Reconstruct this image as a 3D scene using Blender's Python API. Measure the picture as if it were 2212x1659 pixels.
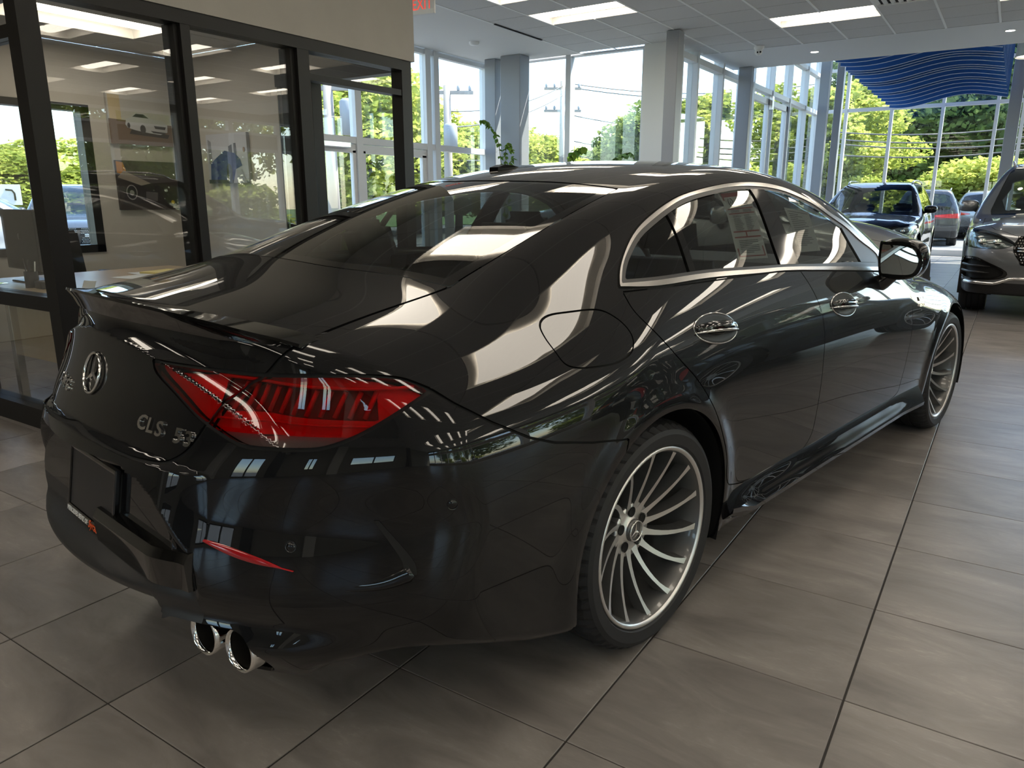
import bpy, bmesh, math, random
import numpy as np
from math import pi, sin, cos, radians, sqrt, atan2
from mathutils import Matrix, Vector
for o in list(bpy.data.objects): bpy.data.objects.remove(o, do_unlink=True)
scn = bpy.context.scene; COL = scn.collection
random.seed(7); rng = np.random.default_rng(7)
# ---------------------------------------------------------------- camera
camd = bpy.data.cameras.new('camera'); cam = bpy.data.objects.new('camera', camd); COL.objects.link(cam)
camd.sensor_width = 36; camd.lens = 1604.87/2212*36; camd.clip_start = .05; camd.clip_end = 400
CAM_X = (0.835096, 0.550104, -0.000767); CAM_DOWN = (0.130965, -0.200167, -0.970969); CAM_F = (-0.534287, 0.810752, -0.239203)
mw = Matrix.Identity(4)
for i in range(3):
    mw[i][0] = CAM_X[i]; mw[i][1] = -CAM_DOWN[i]; mw[i][2] = -CAM_F[i]
mw[0][3], mw[1][3], mw[2][3] = 0.20645, -1.88922, 1.27002
cam.matrix_world = mw; scn.camera = cam
CAMP = np.array([0.20645, -1.88922, 1.27002]); CAMR = np.array([CAM_X, CAM_DOWN, CAM_F])
# ---------------------------------------------------------------- sky, sun, exposure
world = bpy.data.worlds.new('sky'); scn.world = world; world.use_nodes = True
wn = world.node_tree.nodes; wl = world.node_tree.links; wn.clear()
wo = wn.new('ShaderNodeOutputWorld'); bg = wn.new('ShaderNodeBackground'); sky = wn.new('ShaderNodeTexSky')
sky.sky_type = 'NISHITA'; sky.sun_disc = False; sky.sun_elevation = radians(58); sky.sun_rotation = radians(35); sky.air_density = 1.0; sky.dust_density = .8; sky.ozone_density = 1.0
wl.new(sky.outputs[0], bg.inputs[0]); wl.new(bg.outputs[0], wo.inputs[0]); bg.inputs[1].default_value = .46
sund = bpy.data.lights.new('sun', 'SUN'); sun = bpy.data.objects.new('sun', sund); COL.objects.link(sun)
sund.energy = 9.0; sund.angle = radians(.6); sund.color = (1, .95, .86)
SUNDIR = Vector((.36, .42, .86)).normalized()
sun.rotation_euler = SUNDIR.to_track_quat('Z', 'Y').to_euler(); sun.location = (4, 10, 30)
vs = scn.view_settings; vs.view_transform = 'Standard'; vs.look = 'None'; vs.exposure = 1.0; vs.gamma = 1; vs.use_curve_mapping = False
# ---------------------------------------------------------------- materials
MATS = {}
def mat(name, col=(.8, .8, .8), rough=.5, metal=0., coat=0., spec=.5, emit=None, emit_s=0, trans=0., ior=1.5, coat_r=.03):
    if name in MATS: return MATS[name]
    m = bpy.data.materials.new(name); m.use_nodes = True; b = m.node_tree.nodes['Principled BSDF']
    b.inputs['Base Color'].default_value = (*col, 1); b.inputs['Roughness'].default_value = rough; b.inputs['Metallic'].default_value = metal
    b.inputs['Coat Weight'].default_value = coat; b.inputs['Coat Roughness'].default_value = coat_r; b.inputs['Specular IOR Level'].default_value = spec
    b.inputs['IOR'].default_value = ior; b.inputs['Transmission Weight'].default_value = trans
    if emit: b.inputs['Emission Color'].default_value = (*emit, 1); b.inputs['Emission Strength'].default_value = emit_s
    MATS[name] = m; return m
def nodes(m): return m.node_tree.nodes, m.node_tree.links, m.node_tree.nodes['Principled BSDF']
def noise_col(m, cols, scale, detail=6, rough=.6, coord='Object', stretch=(1, 1, 1), bump=0, bdist=.01, rvar=0, objrand=0):
    """mottle the base colour with noise between given colours, optional relief"""
    n, l, b = nodes(m); tc = n.new('ShaderNodeTexCoord'); mp = n.new('ShaderNodeMapping'); mp.inputs['Scale'].default_value = stretch
    l.new(tc.outputs[coord], mp.inputs[0]); src = mp.outputs[0]
    if objrand:
        oi = n.new('ShaderNodeObjectInfo'); ad = n.new('ShaderNodeVectorMath'); ad.operation = 'MULTIPLY_ADD'
        cb = n.new('ShaderNodeCombineXYZ'); mu = n.new('ShaderNodeMath'); mu.operation = 'MULTIPLY'; mu.inputs[1].default_value = objrand
        l.new(oi.outputs['Random'], mu.inputs[0]); l.new(mu.outputs[0], cb.inputs[0]); l.new(mu.outputs[0], cb.inputs[1]); l.new(mu.outputs[0], cb.inputs[2])
        ad.operation = 'ADD'; l.new(mp.outputs[0], ad.inputs[0]); l.new(cb.outputs[0], ad.inputs[1]); src = ad.outputs[0]
    nz = n.new('ShaderNodeTexNoise'); nz.inputs['Scale'].default_value = scale; nz.inputs['Detail'].default_value = detail; nz.inputs['Roughness'].default_value = rough
    l.new(src, nz.inputs['Vector']); r = n.new('ShaderNodeValToRGB'); e = r.color_ramp.elements
    while len(e) < len(cols): e.new(.5)
    for i, c in enumerate(cols): e[i].position = .28+.44*i/(len(cols)-1); e[i].color = (*c, 1)
    l.new(nz.outputs['Fac'], r.inputs[0]); l.new(r.outputs[0], b.inputs['Base Color'])
    if bump:
        bp = n.new('ShaderNodeBump'); bp.inputs['Strength'].default_value = bump; bp.inputs['Distance'].default_value = bdist
        l.new(nz.outputs['Fac'], bp.inputs['Height']); l.new(bp.outputs[0], b.inputs['Normal'])
    if rvar:
        mr = n.new('ShaderNodeMapRange'); base = b.inputs['Roughness'].default_value
        mr.inputs[3].default_value = base-rvar; mr.inputs[4].default_value = base+rvar
        l.new(nz.outputs['Fac'], mr.inputs[0]); l.new(mr.outputs[0], b.inputs['Roughness'])
    return m
def pane_mat(name, tint=(.93, .97, .95), refl=1.0, rough=0.0, ior=1.52):
    """thin sheet of glass: mirror reflection by fresnel over a tinted see-through body"""
    if name in MATS: return MATS[name]
    m = bpy.data.materials.new(name); m.use_nodes = True; n = m.node_tree.nodes; l = m.node_tree.links; n.clear()
    o = n.new('ShaderNodeOutputMaterial'); t = n.new('ShaderNodeBsdfTransparent'); g = n.new('ShaderNodeBsdfGlossy'); mx = n.new('ShaderNodeMixShader')
    fr = n.new('ShaderNodeFresnel'); fr.inputs[0].default_value = ior; mu = n.new('ShaderNodeMath'); mu.operation = 'MULTIPLY'; mu.inputs[1].default_value = refl; mu.use_clamp = True
    t.inputs[0].default_value = (*tint, 1); g.inputs['Roughness'].default_value = rough; g.inputs[0].default_value = (1, 1, 1, 1)
    ge = n.new('ShaderNodeNewGeometry'); mr = n.new('ShaderNodeMapRange'); mr.inputs[3].default_value = ior; mr.inputs[4].default_value = 1/ior; l.new(ge.outputs['Backfacing'], mr.inputs[0]); l.new(mr.outputs[0], fr.inputs[0])  # same reflection from both faces of the sheet
    l.new(fr.outputs[0], mu.inputs[0]); l.new(mu.outputs[0], mx.inputs[0]); l.new(t.outputs[0], mx.inputs[1]); l.new(g.outputs[0], mx.inputs[2]); l.new(mx.outputs[0], o.inputs[0])
    MATS[name] = m; return m
# ---------------------------------------------------------------- objects
def tag(o, label=None, cat=None, group=None, kind=None):
    if label: o['label'] = label
    if cat: o['category'] = cat
    if group: o['group'] = group
    if kind: o['kind'] = kind
    return o
def empty(name, loc=(0, 0, 0), rz=0, label=None, cat=None, group=None, kind=None):
    o = bpy.data.objects.new(name, None); COL.objects.link(o); o.location = loc; o.rotation_euler = (0, 0, rz); o.empty_display_size = .1
    return tag(o, label, cat, group, kind)
def link(name, me, m=None, parent=None, loc=None, rot=None):
    o = bpy.data.objects.new(name, me); COL.objects.link(o)
    if m is not None and not len(me.materials): me.materials.append(m)
    if parent: o.parent = parent
    if loc is not None: o.location = loc
    if rot is not None: o.rotation_euler = rot
    return o
def raw(name, V, Fc, m, parent=None, N=None, smooth=False, loc=None, rot=None):
    me = bpy.data.meshes.new(name); V = np.asarray(V, float)
    me.from_pydata(V.tolist(), [], Fc.tolist() if hasattr(Fc, 'tolist') else Fc); me.update()
    if smooth or N is not None: me.polygons.foreach_set('use_smooth', [True]*len(me.polygons))
    if N is not None: me.normals_split_custom_set_from_vertices(np.asarray(N).tolist())
    return link(name, me, m, parent, loc, rot)
class MB:
    """collects simple shapes into one mesh"""
    def __init__(s): s.V = []; s.F = []; s.S = []
    def add(s, V, F, smooth=False):
        o = len(s.V); s.V += [tuple(v) for v in V]; s.F += [tuple(i+o for i in f) for f in F]; s.S += [smooth]*len(F); return s
    def box(s, x0, y0, z0, x1, y1, z1):
        x0, x1 = min(x0, x1), max(x0, x1); y0, y1 = min(y0, y1), max(y0, y1); z0, z1 = min(z0, z1), max(z0, z1)
        return s.add([(x0, y0, z0), (x1, y0, z0), (x1, y1, z0), (x0, y1, z0), (x0, y0, z1), (x1, y0, z1), (x1, y1, z1), (x0, y1, z1)],
                     [(0, 3, 2, 1), (4, 5, 6, 7), (0, 1, 5, 4), (1, 2, 6, 5), (2, 3, 7, 6), (3, 0, 4, 7)])
    def cbox(s, x0, y0, z0, x1, y1, z1, b=.01):
        """box with chamfered vertical and horizontal edges"""
        x0, x1 = min(x0, x1), max(x0, x1); y0, y1 = min(y0, y1), max(y0, y1); z0, z1 = min(z0, z1), max(z0, z1)
        b = min(b, (x1-x0)*.45, (y1-y0)*.45, (z1-z0)*.45); bm = bmesh.new()
        bmesh.ops.create_cube(bm, size=1, matrix=Matrix.Translation(((x0+x1)/2, (y0+y1)/2, (z0+z1)/2))@Matrix.Diagonal((x1-x0, y1-y0, z1-z0, 1)))
        bmesh.ops.bevel(bm, geom=bm.edges[:], offset=b, segments=2, affect='EDGES', profile=.5); s.bm(bm); return s
    def bm(s, bm, smooth=False, M=None):
        bm.verts.index_update()
        s.add([(M@v.co if M else v.co)[:] for v in bm.verts], [[v.index for v in f.verts] for f in bm.faces], smooth); bm.free(); return s
    def prism(s, P, h0, h1, axis='z'):
        n = len(P); A = {'z': lambda a, b, h: (a, b, h), 'y': lambda a, b, h: (a, h, b), 'x': lambda a, b, h: (h, a, b)}[axis]
        V = [A(p[0], p[1], h0) for p in P]+[A(p[0], p[1], h1) for p in P]
        return s.add(V, [tuple(range(n))[::-1], tuple(range(n, 2*n))]+[(i, (i+1) % n, n+(i+1) % n, n+i) for i in range(n)])
    def tube(s, pts, r, n=8, caps=True):
        pts = [Vector(p) for p in pts]; m = len(pts); rs = r if hasattr(r, '__len__') else [r]*m; V = []; up = None
        for i, p in enumerate(pts):
            t = (pts[min(i+1, m-1)]-pts[max(i-1, 0)]).normalized()
            if up is None: up = Vector((0, 0, 1)) if abs(t.z) < .9 else Vector((1, 0, 0))
            a = t.cross(up).normalized(); b = a.cross(t).normalized(); up = b
            for k in range(n): V.append(p+rs[i]*(a*cos(2*pi*k/n)+b*sin(2*pi*k/n)))
        F = [(i*n+k, i*n+(k+1) % n, (i+1)*n+(k+1) % n, (i+1)*n+k) for i in range(m-1) for k in range(n)]
        s.add(V, F, True)
        if caps: s.add(V[:n], [tuple(range(n))[::-1]]); s.add(V[-n:], [tuple(range(n))])
        return s
    def lathe(s, prof, n=48, axis='z', c=(0, 0, 0), close=False, smooth=True, a0=0, a1=2*pi):
        """prof: (radius, height) pairs"""
        full = abs(a1-a0-2*pi) < 1e-6; na = n if full else n+1; V = []
        for i in range(na):
            a = a0+(a1-a0)*i/n
            for r, h in prof:
                p = (r*cos(a), r*sin(a), h); p = {'z': p, 'y': (p[0], p[2], p[1]), 'x': (p[2], p[0], p[1])}[axis]
                V.append((p[0]+c[0], p[1]+c[1], p[2]+c[2]))
        m = len(prof); F = []
        for i in range(n):
            j = (i+1) % na
            for k in range(m if close else m-1): F.append((i*m+k, j*m+k, j*m+(k+1) % m, i*m+(k+1) % m))
        return s.add(V, F, smooth)
    def sphere(s, c, r, n=12, m=8):
        r = r if hasattr(r, '__len__') else (r, r, r); V = []; F = []
        for i in range(m+1):
            for k in range(n):
                a = pi*i/m; b = 2*pi*k/n; V.append((c[0]+r[0]*sin(a)*cos(b), c[1]+r[1]*sin(a)*sin(b), c[2]+r[2]*cos(a)))
        for i in range(m):
            for k in range(n): F.append((i*n+k, (i+1)*n+k, (i+1)*n+(k+1) % n, i*n+(k+1) % n))
        return s.add(V, F, True)
    def mesh(s, name):
        me = bpy.data.meshes.new(name); me.from_pydata(s.V, [], s.F); me.update(); me.polygons.foreach_set('use_smooth', s.S)
        bm = bmesh.new(); bm.from_mesh(me); bmesh.ops.remove_doubles(bm, verts=bm.verts, dist=1e-6); bmesh.ops.recalc_face_normals(bm, faces=bm.faces); bm.to_mesh(me); bm.free()
        return me
    def build(s, name, m, parent=None, loc=None, rot=None, label=None, cat=None, group=None, kind=None, sharp=None):
        me = s.mesh(name)
        if sharp: me.set_sharp_from_angle(angle=radians(sharp))
        return tag(link(name, me, m, parent, loc, rot), label, cat, group, kind)
def copy_tree(o, parent=None, loc=None, rz=None):
    c = o.copy(); COL.objects.link(c); c.parent = parent
    if loc is not None: c.location = loc
    if rz is not None: c.rotation_euler = (0, 0, rz)
    for ch in o.children: copy_tree(ch, c)
    return c
def text_mesh(s, size, depth=.0, align='CENTER', shear=0, bold=0, sx=1.):
    cu = bpy.data.curves.new('lettering', 'FONT'); cu.body = s; cu.size = size; cu.extrude = depth; cu.align_x = align; cu.align_y = 'CENTER'; cu.shear = shear; cu.offset = bold; cu.resolution_u = 3
    o = bpy.data.objects.new('lettering', cu); COL.objects.link(o); dg = bpy.context.evaluated_depsgraph_get()
    me = bpy.data.meshes.new_from_object(o.evaluated_get(dg)); bpy.data.objects.remove(o, do_unlink=True); bpy.data.curves.remove(cu)
    if sx != 1: me.transform(Matrix.Diagonal((sx, 1, 1, 1)))
    return me
def text(name, s, size, m, parent, loc, X, Y, depth=.001, **k):
    """flat lettering at loc whose reading direction is X and whose up is Y"""
    me = text_mesh(s, size, depth, **k); X = Vector(X).normalized(); Y = Vector(Y).normalized(); Z = X.cross(Y)
    M = Matrix((X, Y, Z)).transposed().to_4x4(); me.transform(M); me.materials.clear(); me.materials.append(m)
    o = link(name, me, m, parent, loc); return o
# ---------------------------------------------------------------- palette
M_black = mat('black_paint', (.0040, .0042, .0050), .45, 0, 1.0, .05, coat_r=.006)
M_gloss = mat('gloss_black_trim', (.004, .004, .004), .06, 0, .6)
M_satin = mat('satin_black_plastic', (.018, .018, .019), .38)
M_rubber = mat('tyre_rubber', (.013, .013, .014), .62)
M_gap = mat('panel_gap_seal', (.002, .002, .002), .8)
M_chrome = mat('chrome_trim', (.88, .87, .85), .07, 1.0)
M_satchrome = mat('satin_aluminium_trim', (.72, .70, .67), .22, 1.0)
M_alu = mat('machined_aluminium', (.80, .79, .77), .36, 1.0)
M_rim = mat('rim_grey_paint', (.13, .13, .127), .32, .6, .5)
M_interior = mat('cabin_black', (.010, .010, .011), .55)
M_leather = mat('cabin_leather', (.016, .016, .018), .42)
M_tint = pane_mat('car_side_glass', (.34, .37, .36), 1.25)
M_rearg = pane_mat('car_rear_glass', (.40, .45, .43), 1.25)
M_clear = pane_mat('car_clear_glass', (.72, .78, .75), 1.1)
M_pane = pane_mat('window_glass', (.94, .97, .96), 1.0)
M_office_pane = pane_mat('office_glass', (.97, .98, .97), 1.45)
M_mirror = mat('mirror_glass', (.85, .87, .88), .01, 1.0)
M_frame_dark = mat('dark_bronze_frame', (.012, .011, .0105), .42, 0, 0, .3)
M_frame_white = mat('white_window_frame', (.72, .73, .74), .35)
M_col = mat('grey_steel_column', (.30, .31, .33), .42)
M_white = mat('white_plaster', (.80, .79, .76), .8)
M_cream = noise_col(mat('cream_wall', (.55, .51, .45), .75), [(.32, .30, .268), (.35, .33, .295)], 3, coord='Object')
M_cream_lit = noise_col(mat('office_cream_lit', (.55, .51, .45), .75), [(.54, .505, .45), (.58, .545, .49)], 3, coord='Object')  # same wall cream made lighter, standing in for brighter light in the office
M_red = mat('red_lens', (.55, .006, .010), .06, 0, 1.0, .6)
M_darkred = mat('dark_red_lens', (.09, .003, .006), .05, 0, 1.0, .6)
M_paper = mat('paper_white', (.80, .80, .77), .7)
M_lens = pane_mat('tail_lamp_red_lens', (.62, .012, .018), 1.2)
M_lens_dark = pane_mat('tail_lamp_smoked_lens', (.30, .27, .26), 1.2)
M_bowl_b = mat('lamp_reflector', (.75, .72, .72), .35, .2)
M_bowl_d = mat('lamp_chamber', (.20, .19, .19), .35, .1)
# ---------------------------------------------------------------- surface maths
def cardinal(xs):
    xs = np.asarray(xs, float); n = len(xs); h = np.diff(xs)
    A = np.zeros((n, n)); B = np.zeros((n, n))
    A[0, 0] = A[-1, -1] = 1
    for i in range(1, n-1):
        A[i, i-1] = h[i-1]; A[i, i] = 2*(h[i-1]+h[i]); A[i, i+1] = h[i]
        B[i, i-1] = 6/h[i-1]; B[i, i] = -6/h[i-1]-6/h[i]; B[i, i+1] = 6/h[i]
    return xs, h, np.linalg.solve(A, B)
class Spl:
    """natural cubic spline through points, linear outside"""
    def __init__(s, xs, ys):
        s.x, s.h, M = cardinal(xs); s.y = np.asarray(ys, float); s.M = M@s.y
    def __call__(s, t):
        t = np.asarray(t, float); i = np.clip(np.searchsorted(s.x, t)-1, 0, len(s.x)-2)
        tc = np.clip(t, s.x[0], s.x[-1]); h = s.h[i]; a = (s.x[i+1]-tc)/h; b = 1-a
        v = a*s.y[i]+b*s.y[i+1]+((a**3-a)*s.M[i]+(b**3-b)*s.M[i+1])*h*h/6
        d0 = (s.y[1]-s.y[0])/s.h[0]-s.h[0]*s.M[1]/6; d1 = (s.y[-1]-s.y[-2])/s.h[-1]+s.h[-1]*s.M[-2]/6
        return v+np.where(t < s.x[0], (t-s.x[0])*d0, 0)+np.where(t > s.x[-1], (t-s.x[-1])*d1, 0)
class Tens:
    """tensor natural spline of a table over two axes (clamped outside)"""
    def __init__(s, xs, zs, T):
        s.ax = cardinal(xs); s.az = cardinal(zs); s.T = np.asarray(T, float)
    @staticmethod
    def w(ax, t):
        xs, h, M = ax; t = np.clip(t, xs[0], xs[-1]); i = np.clip(np.searchsorted(xs, t)-1, 0, len(xs)-2)
        a = (xs[i+1]-t)/h[i]; b = 1-a; W = np.zeros((len(t), len(xs))); r = np.arange(len(t))
        W[r, i] = a; W[r, i+1] += b
        return W+((a**3-a)*h[i]**2/6)[:, None]*M[i]+((b**3-b)*h[i]**2/6)[:, None]*M[i+1]
    def __call__(s, x, z):
        return np.einsum('ni,ij,nj->n', s.w(s.ax, x), s.T, s.w(s.az, z), optimize=True)
def smax(a, b, k):
    h = np.maximum(k-np.abs(a-b), 0)/k
    return np.maximum(a, b)+h*h*k*0.25
def sstep(a, b, t):
    t = np.clip((t-a)/(b-a), 0, 1); return t*t*(3-2*t)
def poly_sdf(P, x, y):
    """signed distance to closed polygon, negative inside"""
    P = np.asarray(P, float); Q = np.roll(P, -1, 0); d = np.full(len(x), 1e9); s = np.zeros(len(x), bool)
    for (ax, ay), (bx, by) in zip(P, Q):
        ex, ey = bx-ax, by-ay; L = ex*ex+ey*ey
        if L < 1e-16: continue
        t = np.clip(((x-ax)*ex+(y-ay)*ey)/L, 0, 1)
        d = np.minimum(d, (x-ax-t*ex)**2+(y-ay-t*ey)**2)
        c = (ay > y) != (by > y)
        if abs(ey) > 1e-12: s ^= c & (x < ax+(y-ay)*ex/ey)
    d = np.sqrt(d); return np.where(s, -d, d)
def smooth_poly(P, n=4, closed=True, corners=()):
    """Catmull-Rom refinement of a polyline; listed indices stay sharp"""
    P = [np.asarray(p, float) for p in P]; m = len(P); out = []
    for i in range(m if closed else m-1):
        p1, p2 = P[i], P[(i+1) % m]
        p0 = P[(i-1) % m] if (closed or i > 0) and i not in corners else 2*p1-p2
        j = (i+1) % m
        p3 = P[(i+2) % m] if (closed or i+2 < m) and j not in corners else 2*p2-p1
        for k in range(n):
            t = k/n; out.append(.5*(2*p1+(p2-p0)*t+(2*p0-5*p1+4*p2-p3)*t*t+(3*p1-p0-3*p2+p3)*t**3))
    if not closed: out.append(P[-1])
    return np.array(out)
class Mesh:
    """triangle mesh with vertex normals, half a body (y >= 0)"""
    def __init__(s, V, N, T): s.V, s.N, s.T = V, N, T
    def used(s):
        if len(s.T) == 0: return Mesh(np.zeros((0, 3)), np.zeros((0, 3)), np.zeros((0, 3), int))
        u, inv = np.unique(s.T, return_inverse=True); return Mesh(s.V[u], s.N[u], inv.reshape(-1, 3))
def split(m, phi):
    """cut the mesh along phi = 0; returns (inside phi<0, outside phi>0)"""
    V, N, T = m.V, m.N, m.T
    phi = np.where(np.abs(phi) < 1e-6, 1e-6, phi); neg = phi < 0; k = neg[T].sum(1)
    cut = T[(k == 1) | (k == 2)]
    if len(cut) == 0: return Mesh(V, N, T[k == 3]).used(), Mesh(V, N, T[k == 0]).used()
    one = np.where(neg[cut].sum(1) == 1, True, False)
    lone = np.where(one[:, None], neg[cut], ~neg[cut]); li = lone.argmax(1); r = np.arange(len(cut))
    A, B, C = cut[r, li], cut[r, (li+1) % 3], cut[r, (li+2) % 3]
    E = np.concatenate([np.sort(np.stack([A, B], 1), 1), np.sort(np.stack([A, C], 1), 1)])
    ue, inv = np.unique(E, axis=0, return_inverse=True); inv = inv.reshape(-1)
    t = (phi[ue[:, 0]]/(phi[ue[:, 0]]-phi[ue[:, 1]]))[:, None]
    nV = V[ue[:, 0]]*(1-t)+V[ue[:, 1]]*t; nN = N[ue[:, 0]]*(1-t)+N[ue[:, 1]]*t
    nN /= np.linalg.norm(nN, axis=1)[:, None]
    V2 = np.concatenate([V, nV]); N2 = np.concatenate([N, nN]); o = len(V)
    AB = inv[:len(cut)]+o; AC = inv[len(cut):]+o
    tip = np.stack([A, AB, AC], 1); q = np.concatenate([np.stack([AB, B, C], 1), np.stack([AB, C, AC], 1)]); o2 = np.concatenate([one, one])
    ins = np.concatenate([T[k == 3], tip[one], q[~o2]]); out = np.concatenate([T[k == 0], tip[~one], q[o2]])
    return Mesh(V2, N2, ins).used(), Mesh(V2, N2, out).used()
def capsule(F, x0, x1, z0, nr, xs_mid, nf, eps, rmax=2.2, it=27, b0=0.0):
    """sample the surface F=0 along rays leaving a spine; half body y>=0. returns Mesh"""
    cols = [(x0, a) for a in np.linspace(0, pi/2, nr, endpoint=False)]
    cols += [(x, pi/2) for x in xs_mid] + [(x1, a) for a in np.linspace(pi/2, pi, nf+1)[1:]]
    ox = np.array([c[0] for c in cols]); az = np.array([c[1] for c in cols]); I, J = len(cols), len(eps)
    dx = -np.cos(az)[:, None]*np.cos(eps)[None]; dy = np.sin(az)[:, None]*np.cos(eps)[None]; dz = np.broadcast_to(np.sin(eps)[None], (I, J))
    dx, dy, dz = dx.ravel(), np.maximum(dy.ravel(), 0), dz.ravel(); ox = np.repeat(ox, J)
    lo = np.zeros(I*J)+.05; hi = np.full(I*J, rmax)
    for _ in range(it):
        r = (lo+hi)/2; f = F(ox+dx*r, dy*r, z0+dz*r); ins = f < 0
        lo = np.where(ins, r, lo); hi = np.where(ins, hi, r)
    r = (lo+hi)/2; V = np.stack([ox+dx*r, dy*r, z0+dz*r], 1)
    return surf_mesh(F, V, I, J)
def surf_mesh(F, V, I, J):
    e = 2e-3; g = []
    for a in range(3):
        d = np.zeros(3); d[a] = e
        Pp, Pm = V+d, V-d
        g.append(F(Pp[:, 0], np.abs(Pp[:, 1]), Pp[:, 2])-F(Pm[:, 0], np.abs(Pm[:, 1]), Pm[:, 2]))
    N = np.stack(g, 1); N[V[:, 1] < 1e-6, 1] = 0; N /= np.linalg.norm(N, axis=1)[:, None]+1e-12
    i, j = np.meshgrid(np.arange(I-1), np.arange(J-1), indexing='ij'); a = (i*J+j).ravel(); b = a+J; c = b+1; d = a+1
    T = np.concatenate([np.stack([a, b, c], 1), np.stack([a, c, d], 1)])
    fn = np.cross(V[T[:, 1]]-V[T[:, 0]], V[T[:, 2]]-V[T[:, 0]]); ok = np.linalg.norm(fn, axis=1) > 1e-12
    T = T[ok]; fl = (fn[ok]*N[T[:, 0]]).sum(1) < 0; T[fl] = T[fl][:, ::-1]
    return Mesh(V, N, T)
def stereo(V, c=(-.15, 0, .5), ax=(-.85, 0, .53)):
    """stereographic chart of the rear of a body seen from an inner point"""
    ax = np.array(ax)/np.linalg.norm(ax); d = V-np.array(c); d = d/np.linalg.norm(d, axis=1)[:, None]
    e2 = np.array([-ax[2], 0, ax[0]])*-1; k = 1+d@ax
    return d[:, 1]/k, (d@e2)/k
# ---------------------------------------------------------------- saloon body (local frame: x forward from rear axle, y to one side, z up)
CLS_TOP = Spl([-1.35, -1.09, -.9, -.7, -.5, -.2, .1, .4, .8, 1.2, 1.6, 1.9, 2.2, 2.5, 2.75, 3.0, 3.3, 3.6, 3.85],
              [.985, 1.03, 1.062, 1.10, 1.162, 1.258, 1.336, 1.391, 1.428, 1.436, 1.403, 1.335, 1.21, 1.06, .998, .965, .90, .79, .62])
CLS_W = Tens([-1.25, -.8, -.4, 0, .5, 1.1, 1.8, 2.3, 2.9, 3.4, 3.85],
             [.12, .25, .40, .55, .70, .80, .90, 1.0, 1.1, 1.25, 1.40, 1.6],
             [[.85, .90, .915, .91, .895, .875, .83, .755, .675, .565, .455, .32],
              [.89, .925, .938, .940, .933, .917, .876, .800, .712, .600, .490, .35],
              [.90, .935, .947, .952, .951, .940, .905, .838, .760, .650, .545, .40],
              [.90, .935, .947, .954, .956, .945, .912, .855, .785, .690, .588, .44],
              [.895, .920, .932, .940, .943, .934, .909, .864, .803, .712, .607, .46],
              [.895, .918, .930, .938, .941, .933, .911, .868, .808, .716, .610, .47],
              [.895, .918, .930, .938, .942, .933, .908, .862, .800, .706, .600, .46],
              [.895, .920, .935, .943, .944, .930, .897, .845, .780, .680, .570, .43],
              [.89, .92, .94, .947, .942, .922, .875, .80, .71, .60, .50, .35],
              [.85, .88, .895, .895, .88, .855, .81, .73, .64, .53, .43, .28],
              [.70, .74, .76, .76, .745, .72, .67, .59, .50, .40, .30, .15]])
CLS_REAR = Spl([.12, .22, .30, .38, .45, .52, .60, .68, .735, .80, .86, .92, .98, 1.04, 1.2],
               [-.98, -1.07, -1.15, -1.205, -1.23, -1.226, -1.206, -1.182, -1.162, -1.130, -1.107, -1.094, -1.090, -1.090, -1.09])
CLS_FRONT = Spl([.1, .25, .45, .6, .75, .9, 1.1], [3.70, 3.78, 3.79, 3.775, 3.72, 3.6, 3.3])
WB = 2.939; WR = .338
def cls_F(x, y, z):
    y = np.abs(y)
    c = -.42+.72*sstep(.4, 1.6, x)
    c = c*(1-sstep(2.5, 3.1, x))
    crown = .10+.05*sstep(-.9, 0., x)+.05*sstep(2.4, 3.2, x)
    f2 = z-(CLS_TOP(x+c*y*y)-crown*y*y-.07*y**6)
    w = CLS_W(x, z)
    for cx in (0., WB):
        r = np.sqrt((x-cx)**2+(z-WR)**2); w = w+.010*np.exp(-((r-.395)/.045)**2)
    f1 = y-w
    yR = np.interp(z, [.44, .5, .55, .6, .65, .675, .69], [.52, .512, .487, .444, .394, .35, .29])
    base = CLS_REAR(z)+(.33+.08*sstep(.8, .6, z))*y*y+.16*y**6
    base = base-.055*sstep(.36, .40, y)*sstep(.41, .34, z)*sstep(.86, .66, y)
    zc = .963-.42*y*y; rr = np.clip((z-zc)/.038, 0, 1); base = base+.030*rr*(2-rr)*sstep(.70, .52, y)
    zl = .743-.11*y*y; base = base-.020*sstep(zl+.004, zl-.010, z)*sstep(.52, .40, y)*sstep(.45, .55, z)
    rec = np.maximum(-1.130+.17*(z-.6)-base, .012)*sstep(0, .034, yR-y)*sstep(.70, .688, z)*sstep(.432, .468, z)
    f3 = base+rec-x
    f4 = x-(CLS_FRONT(z)-.22*y*y-.35*y**6)
    f5 = (.205+sstep(-.35, -.8, x)*(.06+.07*sstep(.6, .85, y)-.035*sstep(.37, .41, y)*sstep(.72, .62, y))+.135*sstep(-.80, -.95, x)*sstep(.40, .37, y)+.03*sstep(2.9, 3.5, x))-z
    k = .10+.08*sstep(.6, -.4, x)-.05*sstep(-.5, -1.0, x)
    F = smax(f1, f2, k)
    F = smax(F, f3, .05); F = smax(F, f4, .09); F = smax(F, f5, .03)
    return F
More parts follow.
